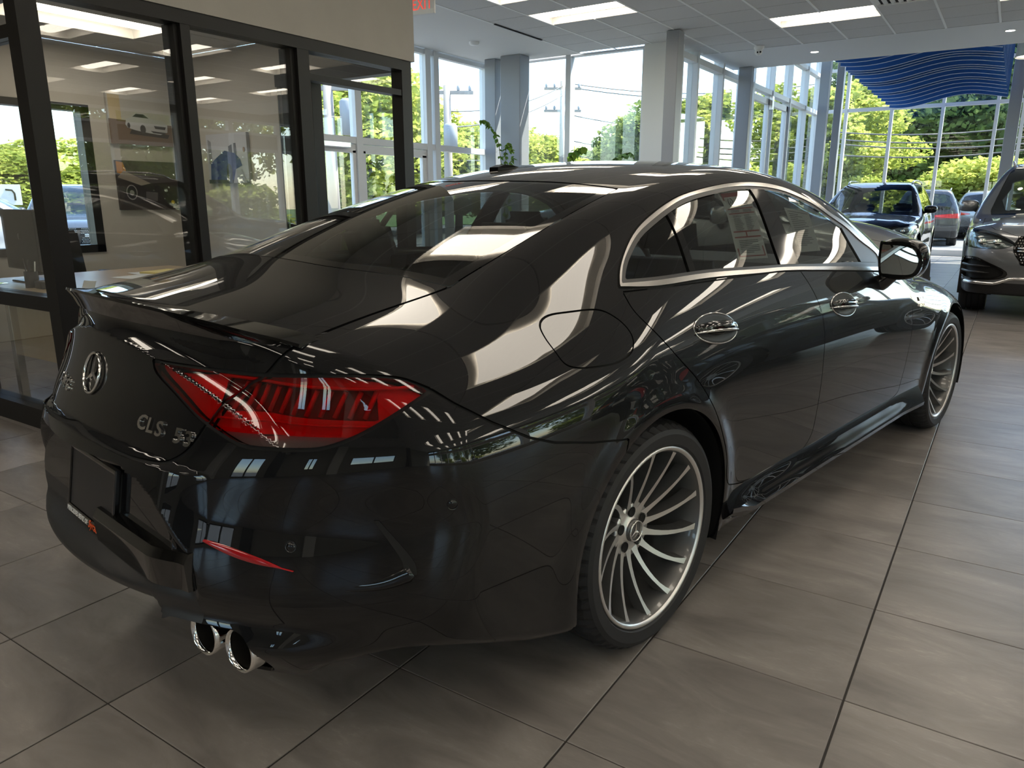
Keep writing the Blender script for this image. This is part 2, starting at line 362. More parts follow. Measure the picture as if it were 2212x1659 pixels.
TR = {
 'light': [(-1.0599,.2743,.9211),(-1.0461,.3401,.9221),(-1.0115,.4636,.9247),(-.9664,.5813,.9246),(-.9157,.6793,.9262),(-.8287,.7822,.9277),(-.7968,.8048,.9231),(-.7757,.8203,.9154),(-.7426,.8464,.8965),(-.7664,.8493,.8876),(-.8208,.8317,.8581),(-.8631,.7996,.8279),(-.897,.7699,.8072),(-.9309,.736,.7911),(-.9559,.703,.7854),(-.9938,.6407,.7821),(-1.0243,.5785,.7817),(-1.0362,.5357,.792),(-1.0463,.4825,.8088),(-1.0488,.4645,.8157),(-1.0531,.4326,.8278),(-1.0586,.3612,.8628),(-1.0631,.2899,.8967)],
 'lidcut': [(-.9285,.6263,.9715),(-.9661,.5811,.9265),(-.9881,.5414,.9042),(-1.0064,.5151,.8774),(-1.0314,.4873,.837),(-1.0477,.4739,.8116),(-1.0685,.4629,.7819),(-1.0885,.4484,.7567),(-1.106,.426,.7381),(-1.1205,.3976,.726),(-1.1352,.3498,.7225),(-1.1531,.2641,.7246),(-1.1688,.0879,.7358)],
 'decks': [(-.9281,.6239,.9739),(-.9114,.6298,.984),(-.814,.6212,1.0063),(-.6524,.6091,1.0332),(-.4774,.6152,1.0669)],
 'rwedge': [(-.4774,.6152,1.0669),(-.4112,.6056,1.0891),(-.2639,.595,1.1375),(-.0087,.5749,1.2204),(.3082,.5424,1.3081)],
 'rwbot': [(-.4746,.6122,1.0688),(-.5323,.4946,1.088),(-.5998,.3248,1.1033),(-.6247,.1766,1.1137)],
 'rwtop': [(.3158,.5368,1.3111),(.2407,.4045,1.3266),(.1431,.2024,1.3356),(.1049,.0132,1.3371)],
 'dlo_out': [(-.0411,.8049,1.042),(-.0012,.7748,1.0808),(.0596,.7446,1.1241),(.1441,.714,1.173),(.2392,.6923,1.2137),(.3735,.6713,1.2571),(.5075,.6568,1.2889),(.6903,.6472,1.3152),(.8885,.6382,1.3333),(1.0902,.6389,1.3365),(1.2535,.6511,1.323),(1.3654,.6712,1.2986),(1.4765,.6945,1.2667),(1.5801,.7249,1.2224),(1.7032,.7521,1.176),(1.8193,.7852,1.1189),(1.9293,.8196,1.0585),(2.0014,.8413,1.0162)],
 'dlo_in': [(-.0237,.7997,1.0508),(.024,.7688,1.0921),(.0813,.7441,1.1295),(.1626,.719,1.1726),(.2504,.7034,1.2062),(.374,.6851,1.2459),(.5001,.6705,1.2771),(.6638,.663,1.3003),(.8579,.6551,1.3181),(1.0549,.6572,1.3205),(1.2192,.6678,1.3083),(1.3356,.6851,1.2857),(1.4494,.7067,1.2544),(1.5518,.7373,1.2075),(1.6706,.7658,1.1585),(1.7579,.7993,1.1022),(1.8793,.8384,1.0369),(1.8417,.8702,.9835)],
 'dlo_bot': [(-.0237,.7997,1.0508),(.1217,.8207,1.05),(.3949,.8299,1.0534),(.7193,.8409,1.0443),(1.0349,.8488,1.0336),(1.8417,.8702,.9835)],
 'chrome_bot': [(-.0446,.8139,1.0318),(.1063,.8315,1.0344),(.3795,.8396,1.0376),(.7047,.8491,1.0303),(1.0199,.8564,1.0207),(1.9171,.8801,.9607)],
 'rdoor': [(-.0368,.8157,1.0313),(-.0368,.8585,.9811),(.0097,.9025,.9192),(.0824,.9329,.8432),(.1598,.9474,.7749),(.2382,.9578,.687),(.3039,.9577,.5948),(.3613,.9511,.4983),(.3845,.9457,.4107),(.4339,.9369,.3765),(.5896,.9275,.3482),(.8387,.9263,.3509),(1.0048,.9265,.3456)],
 'bcut': [(1.0168,.8509,1.03),(1.0572,.8874,.9607),(1.0945,.918,.8759),(1.1097,.9354,.7813),(1.1066,.9413,.6863),(1.1114,.9397,.5874),(1.1076,.9337,.4674),(1.0887,.9294,.3897),(1.0006,.9264,.3445)],
 'fcut': [(2.0275,.8822,.9479),(2.1299,.9004,.893),(2.1737,.9224,.8317),(2.1832,.9399,.7388),(2.1856,.944,.6715),(2.1804,.942,.5696),(2.1667,.9376,.4814),(2.1464,.9332,.4076),(2.1214,.9301,.3627)],
 'fuel': [(-.3583,.8023,.9792),(-.3196,.7926,.9954),(-.2556,.8038,.999),(-.1597,.8255,.9974),(-.1183,.8519,.976),(-.0972,.8779,.9467),(-.0977,.8968,.9192),(-.1248,.9112,.8919),(-.1896,.915,.8762),(-.264,.9085,.8756),(-.3289,.8975,.8819),(-.3601,.8841,.8953),(-.3678,.859,.9234),(-.37,.8288,.9532)],
 'bump': [(-.7419,.8477,.8952),(-.7082,.8782,.865),(-.6354,.9145,.8161),(-.5425,.9378,.7661),(-.4669,.9462,.7382),(-.3345,.9525,.7077),(-.2337,.9618,.6921)],
 'qbar': [(.3594,.6891,1.2398),(.3876,.6945,1.2396),(.3218,.8292,1.0516),(.2865,.8282,1.0516)],
 'bpil': [(.9693,.6598,1.317),(1.0748,.6626,1.3153),(1.0324,.8482,1.0347),(.8784,.8439,1.0412)],
 'refl': [(-1.1274,.484,.5627),(-1.1085,.5327,.5461),(-1.0795,.5937,.5285),(-1.0424,.6571,.5164),(-1.0486,.6484,.5093),(-1.0907,.5744,.5226),(-1.1228,.4998,.5505)],
 'recR': [(-1.1517,.1945,.6491),(-1.1502,.2913,.6577),(-1.1495,.3481,.635),(-1.1446,.396,.5828),(-1.1386,.4393,.5299),(-1.1341,.4604,.4702)],
 'vent': [(-.8959,.8149,.6424),(-.8423,.8645,.62),(-.8214,.888,.5746),(-.8077,.9034,.5335),(-.8077,.9052,.506),(-.8532,.8706,.487),(-.8851,.8424,.4766)],
}
# ---------------------------------------------------------------- showroom shell
TILE = .53271; CH = 3.5; CELL = .61; XE = 9.0; YS = -9.0; YN = 18.6; XW = -7.5; XW2 = -4.15; YN1 = 9.1
def px_of(P):
    q = CAMR@(np.asarray(P, float)-CAMP); return None if q[2] < .1 else (1106+1604.87*q[0]/q[2], 829.5+1604.87*q[1]/q[2])
def px_dir(px, py): return CAMR.T@np.array([(px-1106)/1604.87, (py-829.5)/1604.87, 1.])
def area_in_view(c, s):
    P = [px_of((c[0]+a*s, c[1]+b*s, c[2])) for a in (-.5, .5) for b in (-.5, .5)]
    if any(p is None for p in P): return 0
    P = np.array(P); m = P.mean(0)
    if not (-60 < m[0] < 2272 and -60 < m[1] < 1719): return 0
    return (np.ptp(P[:, 0]))*(np.ptp(P[:, 1]))
def inside_room(x, y):
    return XW < x < XE and YS < y < YN and not (y > YN1+.05 and x < XW2)
M_tile = mat('floor_tile', (.2, .19, .18), .32, spec=.45)
def tile_nodes(m):
    n, l, b = nodes(m); tc = n.new('ShaderNodeTexCoord'); oi = n.new('ShaderNodeObjectInfo'); gm = n.new('ShaderNodeNewGeometry')
    wn_ = n.new('ShaderNodeTexWhiteNoise'); wn_.noise_dimensions = '3D'
    sc = n.new('ShaderNodeVectorMath'); sc.operation = 'SCALE'; sc.inputs['Scale'].default_value = 1/TILE; l.new(gm.outputs['Position'], sc.inputs[0])
    fl = n.new('ShaderNodeVectorMath'); fl.operation = 'FLOOR'; l.new(sc.outputs[0], fl.inputs[0]); l.new(fl.outputs[0], wn_.inputs['Vector'])
    mul = n.new('ShaderNodeVectorMath'); mul.operation = 'SCALE'; mul.inputs['Scale'].default_value = 9; l.new(wn_.outputs['Color'], mul.inputs[0])
    add = n.new('ShaderNodeVectorMath'); add.operation = 'ADD'; l.new(gm.outputs['Position'], add.inputs[0]); l.new(mul.outputs[0], add.inputs[1])
    mp = n.new('ShaderNodeMapping'); mp.inputs['Scale'].default_value = (2.2, 5.5, 1); l.new(add.outputs[0], mp.inputs[0])
    n1 = n.new('ShaderNodeTexNoise'); n1.inputs['Scale'].default_value = 1.0; n1.inputs['Detail'].default_value = 9; n1.inputs['Roughness'].default_value = .62; n1.inputs['Distortion'].default_value = .6; l.new(mp.outputs[0], n1.inputs['Vector'])
    mp2 = n.new('ShaderNodeMapping'); mp2.inputs['Scale'].default_value = (18, 60, 1); l.new(add.outputs[0], mp2.inputs[0])
    n2 = n.new('ShaderNodeTexNoise'); n2.inputs['Scale'].default_value = 1.0; n2.inputs['Detail'].default_value = 6; n2.inputs['Roughness'].default_value = .7; l.new(mp2.outputs[0], n2.inputs['Vector'])
    r1 = n.new('ShaderNodeValToRGB'); e = r1.color_ramp.elements; e[0].position = .30; e[0].color = (.150, .136, .126, 1); e[1].position = .70; e[1].color = (.295, .272, .252, 1)
    l.new(n1.outputs['Fac'], r1.inputs[0])
    r2 = n.new('ShaderNodeValToRGB'); e = r2.color_ramp.elements; e[0].position = .52; e[0].color = (0, 0, 0, 1); e[1].position = .70; e[1].color = (.55, .55, .55, 1); l.new(n2.outputs['Fac'], r2.inputs[0])
    gate = n.new('ShaderNodeMath'); gate.operation = 'MULTIPLY'; gr = n.new('ShaderNodeValToRGB'); e = gr.color_ramp.elements; e[0].position = .50; e[1].position = .66; l.new(n1.outputs['Fac'], gr.inputs[0])
    l.new(r2.outputs[0], gate.inputs[0]); l.new(gr.outputs[0], gate.inputs[1])
    mx = n.new('ShaderNodeMixRGB'); l.new(gate.outputs[0], mx.inputs[0]); l.new(r1.outputs[0], mx.inputs[1]); mx.inputs[2].default_value = (.42, .39, .355, 1)
    va = n.new('ShaderNodeMapRange'); va.inputs[3].default_value = .90; va.inputs[4].default_value = 1.10; l.new(wn_.outputs['Value'], va.inputs[0])
    hs = n.new('ShaderNodeMixRGB'); hs.blend_type = 'MULTIPLY'; hs.inputs[0].default_value = 1; l.new(mx.outputs[0], hs.inputs[1]); l.new(va.outputs[0], hs.inputs[2])
    l.new(hs.outputs[0], b.inputs['Base Color'])
    rr = n.new('ShaderNodeMapRange'); rr.inputs[3].default_value = .24; rr.inputs[4].default_value = .42; l.new(n2.outputs['Fac'], rr.inputs[0]); l.new(rr.outputs[0], b.inputs['Roughness'])
    bp = n.new('ShaderNodeBump'); bp.inputs['Strength'].default_value = .25; bp.inputs['Distance'].default_value = .0015; l.new(n2.outputs['Fac'], bp.inputs['Height']); l.new(bp.outputs[0], b.inputs['Normal'])
tile_nodes(M_tile)
M_grout = mat('dark_grout', (.030, .027, .024), .85)
floor = MB().box(XW-.2, YS-.2, -.06, XE+.2, YN+.2, -.003).build('floor', M_grout, kind='structure', label='grey brown square porcelain floor tiles with dark joints')
def tile_verts(x, y, gx=.0028, gy=.0017):
    b = .0012; h = TILE/2
    lo = [(-h+gx, -h+gy), (h-gx, -h+gy), (h-gx, h-gy), (-h+gx, h-gy)]; hi = [(a-b*(1 if a > 0 else -1), c-b*(1 if c > 0 else -1)) for a, c in lo]
    return [(x+a, y+c, -.004) for a, c in lo]+[(x+a, y+c, -b) for a, c in lo]+[(x+a, y+c, 0) for a, c in hi]
TF = [(8, 9, 10, 11)]+[(i, (i+1) % 4, 4+(i+1) % 4, 4+i) for i in range(4)]+[(4+i, 4+(i+1) % 4, 8+(i+1) % 4, 8+i) for i in range(4)]
cells = []
for i in range(int(XW/TILE)-1, int(XE/TILE)+2):
    for j in range(int(YS/TILE)-1, int(YN/TILE)+2):
        c = ((i+.5)*TILE, (j+.5)*TILE, 0)
        if inside_room(c[0], c[1]): cells.append((area_in_view(c, TILE), c))
cells.sort(key=lambda t: -t[0])
tm = bpy.data.meshes.new('tile'); tm.from_pydata(tile_verts(0, 0), [], TF); tm.update(); tm.materials.append(M_tile)
for a, c in cells[:300]: link('tile', tm, None, floor, c)
b = MB()
for a, c in cells[300:]: b.add(tile_verts(c[0], c[1]), TF)
b.build('tile_field', M_tile, floor, kind='stuff')
# --- suspended ceiling
M_ctile = noise_col(mat('ceiling_tile', (.62, .60, .57), .9), [(.66, .65, .63), (.72, .71, .69)], 60, coord='Object', bump=.15, bdist=.002)
M_tbar = mat('ceiling_grid_bar', (.92, .92, .90), .5)
ceiling = MB().box(XW-.2, YS-.2, CH+.10, XE+.2, 9.12, CH+.14).box(XW2-.2, 9.12, CH+.10, XE+.2, 10.25, CH+.14).build('ceiling', mat('ceiling_void', (.05, .05, .05), .9), kind='structure', label='suspended ceiling of pale grey tiles')
CX0 = -5.75; CY0 = 10.25
def light_cells():
    L = []
    for k, x0 in enumerate((-5.31, -2.91, -.47, 1.93, 4.37, 6.81)):
        if k == 0: ys = [6.66, 5.42, 3.6, 1.77, -.06, -1.89, -3.72, -5.55, -7.38]
        elif k in (1, 2): ys = [8.42-1.83*q for q in range(9)]
        else: ys = [7.05+1.83-1.83*q for q in range(9)]
        for y in ys:
            if y > YS+.3: L.append((x0, y))
    return L
def snap(x, y): return round((x-CX0)/CELL), round((CY0-y)/CELL)
lit = {}
LC = []
for x, y in light_cells():
    i, j = snap(x, y+CELL)
    lit[(i, j)] = lit[(i+1, j)] = 1; LC.append((i, j))
vent_cell = (snap(-1.69, 8.28)[0], snap(-1.69, 8.28)[1]); lit[vent_cell] = 1
ct = MB().box(.004-CELL/2, .006-CELL/2, 0, CELL/2-.004, CELL/2-.006, .016).mesh('ceiling_tile'); ct.materials.append(M_ctile)
cc = []
for i in range(0, 25):
    for j in range(0, 32):
        x, y = CX0+(i+.5)*CELL, CY0-(j+.5)*CELL
        if x > XE or y < YS or (i, j) in lit: continue
        if x < -3.88 and y < 2.9 or (x < XW2-.1 and y > 9.0): continue
        if abs(x+3.93) < .3 and abs(y-8.42) < .3: pass
        cc.append((area_in_view((x, y, CH), CELL), (x, y, CH)))
cc.sort(key=lambda t: -t[0])
for a, c in cc[:300]: link('ceiling_tile', ct, None, ceiling, c)
b = MB()
for a, c in cc[300:]: b.box(c[0]-CELL/2+.004, c[1]-CELL/2+.004, CH, c[0]+CELL/2-.004, c[1]+CELL/2-.004, CH+.016)
b.build('ceiling_tile_field', M_ctile, ceiling, kind='stuff')
for i in range(0, 25):
    x = CX0+i*CELL
    ex = [(CY0-(j+1)*CELL, CY0-j*CELL) for (ii, j) in LC if ii == i-1]
    y0 = 2.9 if x < -3.9 else YS
    segs = [(y0, CY0 if x > XW2-.1 else 9.1)]
    for a, c in ex:
        ns = []
        for s0, s1 in segs:
            if a > s0 and c < s1: ns += [(s0, a), (c, s1)]
            else: ns.append((s0, s1))
        segs = ns
    for s0, s1 in segs: MB().box(x-.012, s0, CH-.006, x+.012, s1, CH+.002).build('grid_bar', M_tbar, ceiling)
# plaster margins, soffit and upper hall
b = MB(); b.box(XW, 2.95, CH-.004, CX0, YN1, CH+.1); b.build('ceiling_margin', M_white, ceiling)
MB().box(XW2-.1, CY0, CH-.004, XE, 11.85, CH+.12).build('ceiling_soffit', mat('white_soffit', (.74, .74, .73), .55), ceiling)
MB().box(XW2-.1, 11.85, CH-.004, XE, 11.95, 5.9).build('wall_bulkhead', M_white, kind='structure', label='white bulkhead above the soffit edge')
MB().box(XW2-.3, 11.9, 5.8, XE+.2, YN+.3, 5.9).build('ceiling_hall', M_white, kind='structure', label='high white ceiling of the front hall')
MB().box(-5.735-.012, 6.72, CH-.012, -5.735+.014, 7.90, CH-.003).build('slot_diffuser', M_gap, ceiling)
# --- troffers
M_lampw = mat('troffer_lens', (.9, .88, .82), .5, emit=(1, .90, .76), emit_s=4.2); M_trof = mat('troffer_pan', (.86, .84, .80), .45)
tro_pan = MB(); L_, W_ = 2*CELL-.006, CELL-.006
tro_pan.box(-L_/2, -W_/2, .085, L_/2, W_/2, .095); tro_pan.add([(-L_/2, -W_/2, 0), (L_/2, -W_/2, 0), (L_/2, -W_/2, .09), (-L_/2, -W_/2, .09)], [(0, 1, 2, 3)]); tro_pan.add([(-L_/2, W_/2, 0), (L_/2, W_/2, 0), (L_/2, W_/2, .09), (-L_/2, W_/2, .09)], [(0, 1, 2, 3)])
tro_pan.add([(-L_/2, -W_/2, 0), (-L_/2, W_/2, 0), (-L_/2, W_/2, .09), (-L_/2, -W_/2, .09)], [(0, 1, 2, 3)]); tro_pan.add([(L_/2, -W_/2, 0), (L_/2, W_/2, 0), (L_/2, W_/2, .09), (L_/2, -W_/2, .09)], [(0, 1, 2, 3)])
pan_me = tro_pan.mesh('housing'); pan_me.materials.append(M_trof)
ln = MB(); V = []; Fc = []; n = 9
for e in (0, 1):
    for k in range(n):
        t = -1+2*k/(n-1); V.append(((-1+2*e)*(L_/2-.05), t*.17, .070-.045*(1-t*t)))
Fc = [(k, k+1, n+k+1, n+k) for k in range(n-1)]+[tuple(range(n)), tuple(range(n, 2*n))[::-1]]
ln.add(V, Fc, False); ln_me = ln.mesh('lens'); ln_me.materials.append(M_lampw)
LAB = {}
for i, j in LC:
    x, y = CX0+(i+1)*CELL, CY0-(j+.5)*CELL; p = px_of((x, y, CH))
    seen = p is not None and 850 < p[0] < 2212 and -5 < p[1] < 200
    t = empty('ceiling_light', (x, y, CH+.001)); link('housing', pan_me, None, t); link('lens', ln_me, None, t)
    if seen:
        lb = 'lit recessed ceiling light panel '+('nearest the exit sign' if p[0] < 1130 and p[1] < 20 else 'left of the grey steel column' if p[0] < 1420 else 'above the security camera' if p[0] < 1850 else 'at the top right edge of the picture')
        tag(t, lb, 'ceiling light', 'recessed ceiling lights')
    else: tag(t, 'lit recessed ceiling light panel seen only as a reflection in glass and paint', 'ceiling light', 'recessed ceiling lights out of view')
# air grille
x, y = CX0+(vent_cell[0]+.5)*CELL, CY0-(vent_cell[1]+.5)*CELL
t = empty('air_grille', (x, y, CH-.016), 0, 'square white ceiling air grille cut by the top edge', 'vent'); MB().box(-.29, -.29, .012, .29, .29, .0155).build('backing', M_gap, t)
for k in range(7): MB().prism([(-.28+.08*k, 0), (-.24+.08*k, .011), (-.235+.08*k, .011), (-.275+.08*k, 0)], -.28, .28, 'y').build('louvre', M_tbar, t)
for a in ((-.3, -.3, -.28, .3), (.28, -.3, .3, .3), (-.28, -.3, .28, -.28), (-.28, .28, .28, .3)): MB().box(a[0], a[1], -.004, a[2], a[3], .01).build('rim', M_tbar, t)
# downlights, detector, camera
for x, y, lb in ((-2.688, 10.99, 'round recessed downlight in the soffit left of the blue panels'), (-.158, 10.89, 'round recessed downlight in the soffit at the right edge'), (2.3, 10.9, 'round recessed downlight in the soffit beyond the right edge')):
    t = empty('downlight', (x, y, CH-.006), 0, lb, 'downlight'); MB().lathe([(.055, .001), (.075, -.004), (.078, .002)], 28).build('trim_ring', M_tbar, t); MB().lathe([(0, -.001), (.055, .001)], 28).build('lens', mat('downlight_lens', (1, 1, 1), .5, emit=(1, .93, .82), emit_s=14), t)
t = empty('smoke_detector', (-6.618, 7.48, CH-.005), 0, 'round white smoke detector on the plaster ceiling margin', 'detector'); MB().lathe([(.075, .0), (.075, -.02), (.06, -.04), (0, -.045)], 28).build('body', M_tbar, t)
t = empty('security_camera', (-3.283, 10.09, CH-.002), 0, 'white dome security camera on the ceiling edge', 'camera')
MB().lathe([(.075, .0), (.072, -.03), (.055, -.05), (0, -.05)], 24).build('mount', M_tbar, t); hd = MB().sphere((.0, -.01, -.075), .055, 18, 12).build('head', M_tbar, t)
for s in (-1, 1): MB().sphere((s*.02+.02, -.055, -.088), .014, 10, 8).build('lens', M_gap, hd)
# exit sign
t = empty('exit_sign', (-5.58, 5.10, CH-.115), radians(6), 'hanging white exit sign with red letters', 'sign')
hs = MB().cbox(-.155, -.02, -.10, .155, .02, .10, .008).build('housing', mat('exit_sign_face', (.72, .70, .66), .4), t); MB().cbox(-.05, -.012, .098, .05, .012, .113, .004).build('canopy', M_tbar, t)
text('letters', 'EXIT', .165, mat('exit_red', (.75, .06, .05), .5, emit=(1, .08, .05), emit_s=.35), hs, (0, -.0215, 0), (1, 0, 0), (0, 0, 1), .0008, sx=.80)
# ---------------------------------------------------------------- window walls
WN = [0]
def win_wall(axis, pos, marks, rails, m=M_frame_white, mw=.06, dep=.16, inner=1, label='', panes=True, glass=None, skip=(), z0=.0, z1=5.7, edge=True):
    """glazed wall: uprights at marks, rails (z0,z1) across; axis 'x' = wall along y at x=pos"""
    WN[0] += 1; w = empty('window_%d' % WN[0], (pos, marks[0], 0) if axis == 'x' else (marks[0], pos, 0), 0, label, None, None, 'structure')
    def bx(u0, u1, za, zb, d0, d1, name, mt):
        b = MB()
        if axis == 'x': b.box(pos+d0, u0, za, pos+d1, u1, zb)
        else: b.box(u0, pos+d0, za, u1, pos+d1, zb)
        o = b.build(name, mt, w); o.location = [-v for v in w.location]; return o
    d0, d1 = (-dep, 0) if inner == 1 else (0, dep)
    for u in marks: bx(u-mw/2, u+mw/2, z0, z1, d0, d1, 'mullion', m)
    for a, c in rails: bx(marks[0], marks[-1], a, c, d0*.9+d1*.1, d0*.1+d1*.9, 'rail', m)
    if panes:
        g = (d0+d1)/2; rz = sorted(rails); lv = [rz[k][1] for k in range(len(rz)-1)]; lt = [rz[k+1][0] for k in range(len(rz)-1)]
        for k in range(len(marks)-1):
            if k in skip: continue
            for a, c in zip(lv, lt): bx(marks[k]+mw/2, marks[k+1]-mw/2, a, c, g-.003, g+.003, 'pane', glass or M_pane)
    return w
# west wall with entrance door (left, behind the office)
wA = win_wall('x', XW, [2.95, 4.0, 5.10, 5.98, 7.50, 7.70, 9.05], [(0, .12), (2.04, 2.13), (3.42, CH)], mw=.12, dep=.12, label='pale framed glazed west wall with entrance door', z1=CH)
dr = empty('door_1', (XW, 5.1, 0), 0, 'pale framed glass entrance double door', None, None, 'structure')
for y0, y1 in ((5.16, 5.95), (6.02, 7.44)):
    lf = empty('door_leaf', (0, y0-5.1, 0)); lf.parent = dr
    for a in ((0, 0, y1-y0, .22), (0, 1.92, y1-y0, 2.03)): MB().box(-.09, a[0], a[1], -.03, a[2], a[3]).build('stile', M_frame_white, lf)
    for u in (0, y1-y0-.09): MB().box(-.09, u, .2, -.03, u+.09, 1.95).build('stile', M_frame_white, lf)
    MB().tube([(-.0, .12 if y0 > 6 else y1-y0-.12, .9), (.02, .12 if y0 > 6 else y1-y0-.12, 1.2)], .012).build('pull_handle', M_satchrome, lf)
MB().cbox(XW+.0, 5.2, 1.97, XW+.06, 5.75, 2.05, .01).build('door_closer', M_satchrome, dr).location = (-XW, -5.1, 0)
wB = win_wall('y', YN1, [-7.45, -5.97, -4.66], [(0, .12), (3.47, CH)], mw=.09, dep=.15, inner=0, label='tall pale framed windows of the north bay', z1=CH)
MB().box(-4.64, 9.0, 0, -4.20, 9.3, CH).build('wall_corner', M_white, kind='structure', label='white corner pier between the window bays')
wC = win_wall('x', XW2, [9.30, 9.97, 11.18, 12.45, 12.98, 14.33, 15.72, 17.2, 18.6], [(0, .12), (3.33, 3.42), (4.19, 4.27), (5.6, 5.7)], mw=.07, dep=.17, label='row of tall white window uprights in the side wall')
door2 = empty('door_2', (XW2, 12.98, 0), 0, 'white framed glass double door in the side wall', None, None, 'structure')
for y0, y1 in ((13.02, 14.25), (14.31, 15.66)):
    lf = empty('door_leaf', (0, y0-12.98, 0)); lf.parent = door2; d = y1-y0
    for u in (0, d-.10): MB().box(-.11, u, .05, -.04, u+.10, 3.25).build('stile', M_frame_white, lf)
    MB().box(-.11, 0, 3.14, -.04, d, 3.25).build('rail', M_frame_white, lf); MB().box(-.11, 0, .02, -.04, d, .25).build('rail', M_frame_white, lf)
MB().box(-.03, 1.18, 3.05, .03, 1.30, 3.30).build('door_closer', M_satchrome, door2)
wD = win_wall('y', YN, [-4.10, -3.54, -2.53, -1.466, -.405, .09, .65, 1.7, 2.76, 3.8, 4.9, 6.0, 7.1, 8.2, 9.0], [(0, .14), (3.36, 3.44), (4.30, 4.37), (5.6, 5.7)], mw=.07, dep=.12, inner=0, label='tall white framed front windows of the hall')
# steel columns
def column(x0, y0, x1, y1, h, lb):
    c = empty('steel_column', ((x0+x1)/2, (y0+y1)/2, 0), 0, lb, 'column'); w_, d_ = (x1-x0)/2, (y1-y0)/2
    MB().cbox(-w_, -d_, 0, w_, d_, h, .008).build('shaft', M_col, c); MB().cbox(-w_-.04, -d_-.04, 0, w_+.04, d_+.04, .02, .004).build('base_plate', M_col, c)
column(-6.91, 8.58, -6.54, 8.86, CH-.006, 'wide grey steel column behind the trailing vine'); column(-7.29, 8.68, -7.08, 8.85, CH-.006, 'slim grey steel column left of the wide column')
column(-4.02, 8.31, -3.845, 8.52, CH-.008, 'grey steel column beside the white corner pier'); column(-4.07, 11.70, -3.845, 11.84, CH-.006, 'dark grey steel column at the soffit edge')
column(-3.93, 17.3, -3.72, 17.5, 5.79, 'tall grey steel column in the far left corner of the hall'); column(-3.66, 17.75, -3.50, 17.95, 5.79, 'tall slim grey column behind the hall corner column'); column(-.19, 17.7, .04, 17.95, 5.79, 'tall grey steel column behind the grey car')
# solid walls
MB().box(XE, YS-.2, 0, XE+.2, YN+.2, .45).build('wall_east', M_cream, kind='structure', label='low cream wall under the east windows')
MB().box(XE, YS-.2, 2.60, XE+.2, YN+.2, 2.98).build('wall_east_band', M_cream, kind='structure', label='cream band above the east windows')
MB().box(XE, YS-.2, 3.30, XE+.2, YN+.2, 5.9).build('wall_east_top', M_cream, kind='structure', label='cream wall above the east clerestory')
win_wall('x', XE+.1, [YS]+[YS+1.53*k for k in range(1, 19)], [(.45, .52), (2.54, 2.62), (2.96, 3.02), (3.26, 3.32)], mw=.14, dep=.14, label='east windows behind the viewer', z0=.45, z1=3.3)
xs_ = [XW-.2, -4.6, -3.3, -1.2, -.75, 1.0, 3.4, XE+.2]
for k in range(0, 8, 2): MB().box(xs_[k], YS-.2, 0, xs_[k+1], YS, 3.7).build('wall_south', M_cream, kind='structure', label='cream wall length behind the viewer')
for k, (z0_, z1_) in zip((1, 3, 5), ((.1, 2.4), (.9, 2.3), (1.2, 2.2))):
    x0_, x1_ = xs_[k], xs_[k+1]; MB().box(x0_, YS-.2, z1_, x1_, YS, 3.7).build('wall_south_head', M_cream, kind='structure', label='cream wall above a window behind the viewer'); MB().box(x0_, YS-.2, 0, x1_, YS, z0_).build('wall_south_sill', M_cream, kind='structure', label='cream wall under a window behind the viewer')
    win_wall('y', YS-.15, [x0_, (x0_+x1_)/2, x1_], [(z0_, z0_+.06), (z1_-.06, z1_)], mw=.06, dep=.1, inner=0, label='window behind the viewer', z0=z0_, z1=z1_, m=M_frame_dark)
for k, x in enumerate((-5.6, -2.6, .2, 4.4)): MB().cbox(x-.25, YS, 0, x+.25, YS+.3, 3.5, .01).build('wall_pier', (M_white, M_frame_dark, M_white, M_frame_dark)[k], kind='structure', label='pier on the wall behind the viewer')
MB().box(XW-.2, YS, 0, XW, .06, 3.7).build('wall_west', M_cream, kind='structure', label='cream side wall behind the office')
MB().box(XW-.2, YS-.2, 3.62, XE+.2, 9.12, 3.75).box(XW2-.3, 9.12, 3.62, XE+.2, 12.0, 3.75).build('ceiling_deck', M_white, kind='structure', label='ceiling deck above the tiles')
# ---------------------------------------------------------------- glass-fronted office on the left
OX = -3.88; OY0 = .03; OY1 = 2.88; OB = -7.05; OH = 2.65
D = .11
def rect(n, *a, m=M_frame_dark, par=None): return MB().box(*a).build(n, m, par)
of = empty('wall_office', (OX, OY0, 0), 0, 'dark bronze framed glass front of the office', None, None, 'structure')
OFS = (-OX, -OY0, 0)
def ofp(n, *a, m=M_frame_dark):
    o = rect(n, *a, m=m, par=of); o.location = OFS; return o
ofp('post', OX-D, OY0, 0, OX, OY0+.10, 2.32)
ofp('post', OX-D, .895, 0, OX, .955, 2.32); ofp('post', OX-D, 1.74, 0, OX, 1.84, 2.32); ofp('post', OX-D, 2.77, 0, OX, 2.88, 2.32)
ofp('post_return', OX-D-.03, .87, .1, OX-.03, .896, 2.25); ofp('post_return', OX-D-.03, 1.705, .1, OX-.03, 1.742, 2.25)
ofp('head_rail', OX-D, OY0+.10, 2.25, OX+.004, 2.77, 2.325)
ofp('transom', OX-D+.02, 1.84, 2.065, OX-.005, 2.77, 2.108)
ofp('sill_rail', OX-D, OY0+.10, 0, OX, 1.74, .10)
for a, c in ((OY0+.10, .895), (.955, 1.74)):
    ofp('mid_rail', OX-D+.02, a, .70, OX-.02, c, .755)
    ofp('pane', OX-.06, a, .10, OX-.054, c, .70, m=M_office_pane); ofp('pane', OX-.06, a, .755, OX-.054, c, 2.25, m=M_office_pane)
ofp('pane', OX-.06, 1.84, 2.108, OX-.054, 2.77, 2.25, m=M_office_pane)
